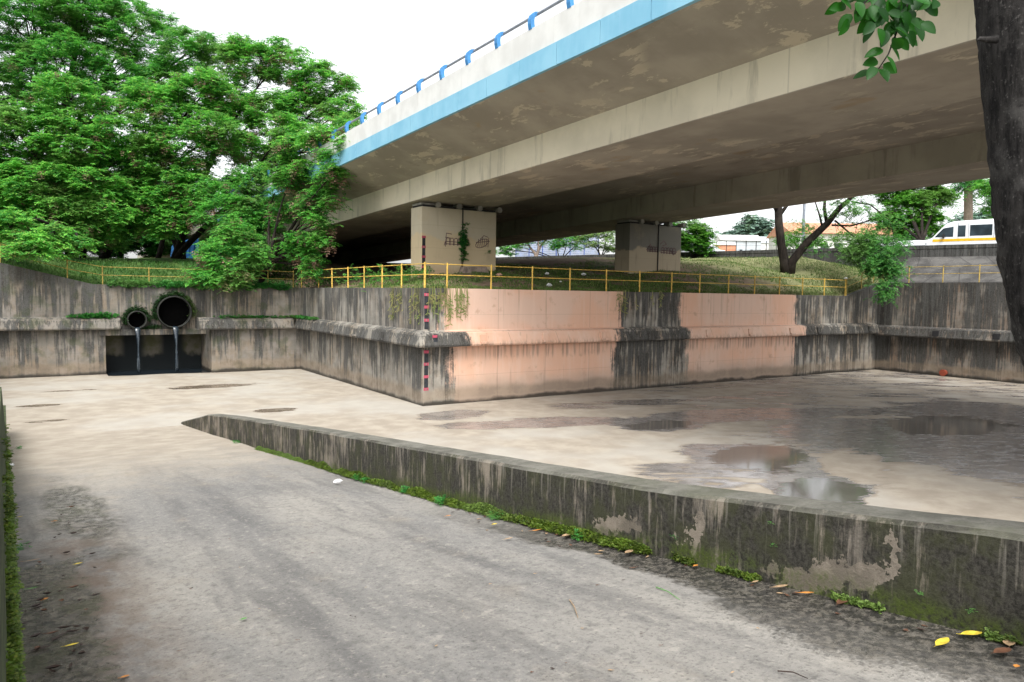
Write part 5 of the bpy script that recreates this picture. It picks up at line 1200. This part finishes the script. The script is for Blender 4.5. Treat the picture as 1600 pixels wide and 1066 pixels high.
for px, py, a, L_, W, cc, lb_ in [(1472, 1008, .1, .15, .028, 'yellow', 'long pale yellow leaf lying on the wet ramp by the wall foot'), (1527, 990, -.5, .12, .032, 'yellow', 'broad yellow leaf nearest the low wall at lower right'), (1582, 1006, .4, .09, .028, 'tan', 'tan curled leaf at the right picture edge'), (1566, 1022, -.2, .12, .03, 'brown', 'wet brown leaf below the tan leaf at lower right'), (1588, 1045, .2, .04, .014, 'orange', 'tiny orange leaf at the lower right corner'),
                                  (1222, 919, -.3, .12, .022, 'tan', 'pale tan leaf under the light patch of low wall'), (1265, 928, -.7, .10, .018, 'orange', 'orange leaf right of the pale tan one'), (1318, 943, .2, .14, .03, 'brown', 'large flat brown leaf at the low wall foot'), (1180, 912, .0, .07, .014, 'tan', 'small tan leaf left of the pale tan one'),
                                  (123, 883, .3, .07, .022, 'yellow', 'bright yellow curled leaf alone on the left of the ramp'), (773, 821, .2, .07, .02, 'yellow', 'yellow leaf at the moss edge in mid picture'), (838, 831, -.1, .12, .016, 'orange', 'long orange leaf by the moss strip'), (886, 839, .2, .14, .035, 'tan', 'crumpled tan leaf under the low wall'), (983, 865, .3, .12, .03, 'tan', 'crumpled brownish leaf in the wet gutter'), (795, 844, .1, .10, .018, 'tan', 'pale leaf lying out on the ramp below the moss'),
                                  (50, 922, .1, .09, .014, 'green', 'pale green leaf on the dark left margin'), (381, 970, .5, .05, .016, 'green', 'small green leaf alone in the middle of the ramp'), (70, 939, .9, .07, .02, 'orange', 'reddish leaf pair among the left litter'), (100, 994, .8, .10, .018, 'dark', 'dark curled leaf near the left bottom'), (62, 1018, .2, .12, .025, 'dark', 'biggest black leaf at the left bottom'), (112, 1011, .1, .08, .016, 'yellow', 'dull yellow leaf beside a dark curled one'), (195, 1061, .2, .05, .014, 'orange', 'orange scrap at the bottom edge of the ramp'),
                                  (86, 816, .3, .06, .018, 'orange', 'orange leaf on the left upper litter'), (32, 809, .4, .06, .02, 'yellow', 'yellow leaf close to the left wall'), (50, 878, .1, .14, .016, 'tan', 'long tan leaf on the left margin'), (1110, 880, .2, .06, .016, 'orange', 'small orange leaf in the gutter in mid right'), (700, 808, .2, .08, .016, 'orange', 'orange scrap below the bright moss')]:
    p = u_(px, py); p[0] = min(p[0], XW-.06); fleaf('fallen_leaf', lb_, p, a, L_, W, cc)
rgl = np.random.default_rng(55)
sel = [(rgl.uniform(15, 150), rgl.uniform(790, 1060)) for _ in range(52)]
for k, (px, py) in enumerate(sel):
    p = u_(px, py); fleaf('fallen_leaf', 'small dark withered leaf scattered on the wet left margin of the ramp', p, rgl.uniform(0, 3), rgl.uniform(.035, .09), rgl.uniform(.009, .022), 'dark' if rgl.random() < .75 else 'brown', curl=.9, group='small dark leaves on the left of the ramp')
for k in range(40):
    y = rgl.uniform(1.7, 7.5); p = np.array([XW-.05-abs(rgl.normal(0, .16)), y, 0]); p[2] = rz(y)-.01
    fleaf('fallen_leaf', 'small brown leaf scrap in the wet gutter along the low wall', p, rgl.uniform(0, 3), rgl.uniform(.025, .07), rgl.uniform(.007, .018), ['dark', 'brown', 'brown', 'tan'][k % 4], curl=.8, group='brown leaf scraps in the gutter')
for k in range(40):
    px, py = rgl.uniform(200, 1250), rgl.uniform(800, 1060); p = u_(px, py)
    if p[0] > 3.7: continue
    fleaf('fallen_leaf', 'tiny withered scrap lying on the open ramp', p, rgl.uniform(0, 3), rgl.uniform(.01, .028), rgl.uniform(.003, .008), ['brown', 'dark', 'tan'][k % 3], curl=.8, group='tiny scraps on the open ramp')
# straws and twig
for px, py, px2, py2, lb_ in [(1215, 1052, 1262, 1064, 'thin dark twig on the ramp near the bottom edge'), (890, 940, 903, 968, 'dry pale straw lying on the ramp'), (1025, 920, 1062, 940, 'thin green stem lying on the ramp')]:
    a, b = u_(px, py), u_(px2, py2); m = MB(); m.tube([a, (a+b)/2+[.01, .006, .008], b], [.004, .0035, .002], 5); tag(m.build('twig' if 'twig' in lb_ else 'stem', LM['dark'] if 'twig' in lb_ else LM['tan' if 'straw' in lb_ else 'green']), lb_, 'twig')
# litter bags
def rag(label, c, s_, mat, seed, z=None, name='litter_bag'):
    rg = np.random.default_rng(seed); m = MB(); rings = []
    for t in np.linspace(0, 1, 7):
        r = s_*(.35+.65*math.sin(math.pi*(t*.8+.1)))
        rings.append([(c[0]+(r*(1+rg.normal(0, .22)))*math.cos(a)+s_*.2*t, c[1]+(r*.7*(1+rg.normal(0, .22)))*math.sin(a), c[2]+s_*.9*t*(1+rg.normal(0, .1))) for a in np.linspace(0, 2*math.pi, 12, endpoint=False)])
    m.loft(rings); o = m.build(name, mat); tag(o, label, 'litter'); return o
p = u_(527, 756); rag('crumpled white paper scrap on the ramp below the moss strip', p, .06, MT['white'], 1); p = u_(14, 730); rag('small white scrap beside the left wall', p, .07, MT['white'], 2)
for i, (px, py, d, s_, lb_) in enumerate([(912, 418, 39, .14, 'white bag upright on the grass between the piers'), (855, 415, 38, .12, 'white scrap lying on the grass, upper one behind the railing'), (858, 432, 33, .14, 'white torn bag on the grass, lower one behind the railing'), (876, 424, 35, .07, 'small white scrap right of the two torn bags'), (780, 414, 35, .16, 'pink stone block by the foot of the cream pier')]):
    q = at(px, py, d); q[2] = gz(q[0], q[1])-.02; rag(lb_, q, s_, MT['white'] if 'pink' not in lb_ else plain('pink_stone', (.5, .3, .22), .9), 20+i, name='litter_bag' if 'pink' not in lb_ else 'stone')
m = MB(); q = (18.2, 31.2, gz(18.2, 31.2)); m.loft([[(q[0]-.5, q[1]-.3, q[2]-.2), (q[0]+1.0, q[1]-.3, q[2]-.2), (q[0]+1.0, q[1]+.4, q[2]-.2), (q[0]-.5, q[1]+.4, q[2]-.2)], [(q[0]-.45, q[1]-.25, q[2]+.22), (q[0]+.8, q[1]-.2, q[2]+.3), (q[0]+.9, q[1]+.35, q[2]+.25), (q[0]-.4, q[1]+.35, q[2]+.25)]])
tag(m.build('stone_block', plain('rubble_concrete', (.27, .21, .17), .9, var=.4, scale=3), bevel=.03), 'rough concrete block heaped at the foot of the cream pier', 'rubble')
# small concrete gutter edge along the low wall near end
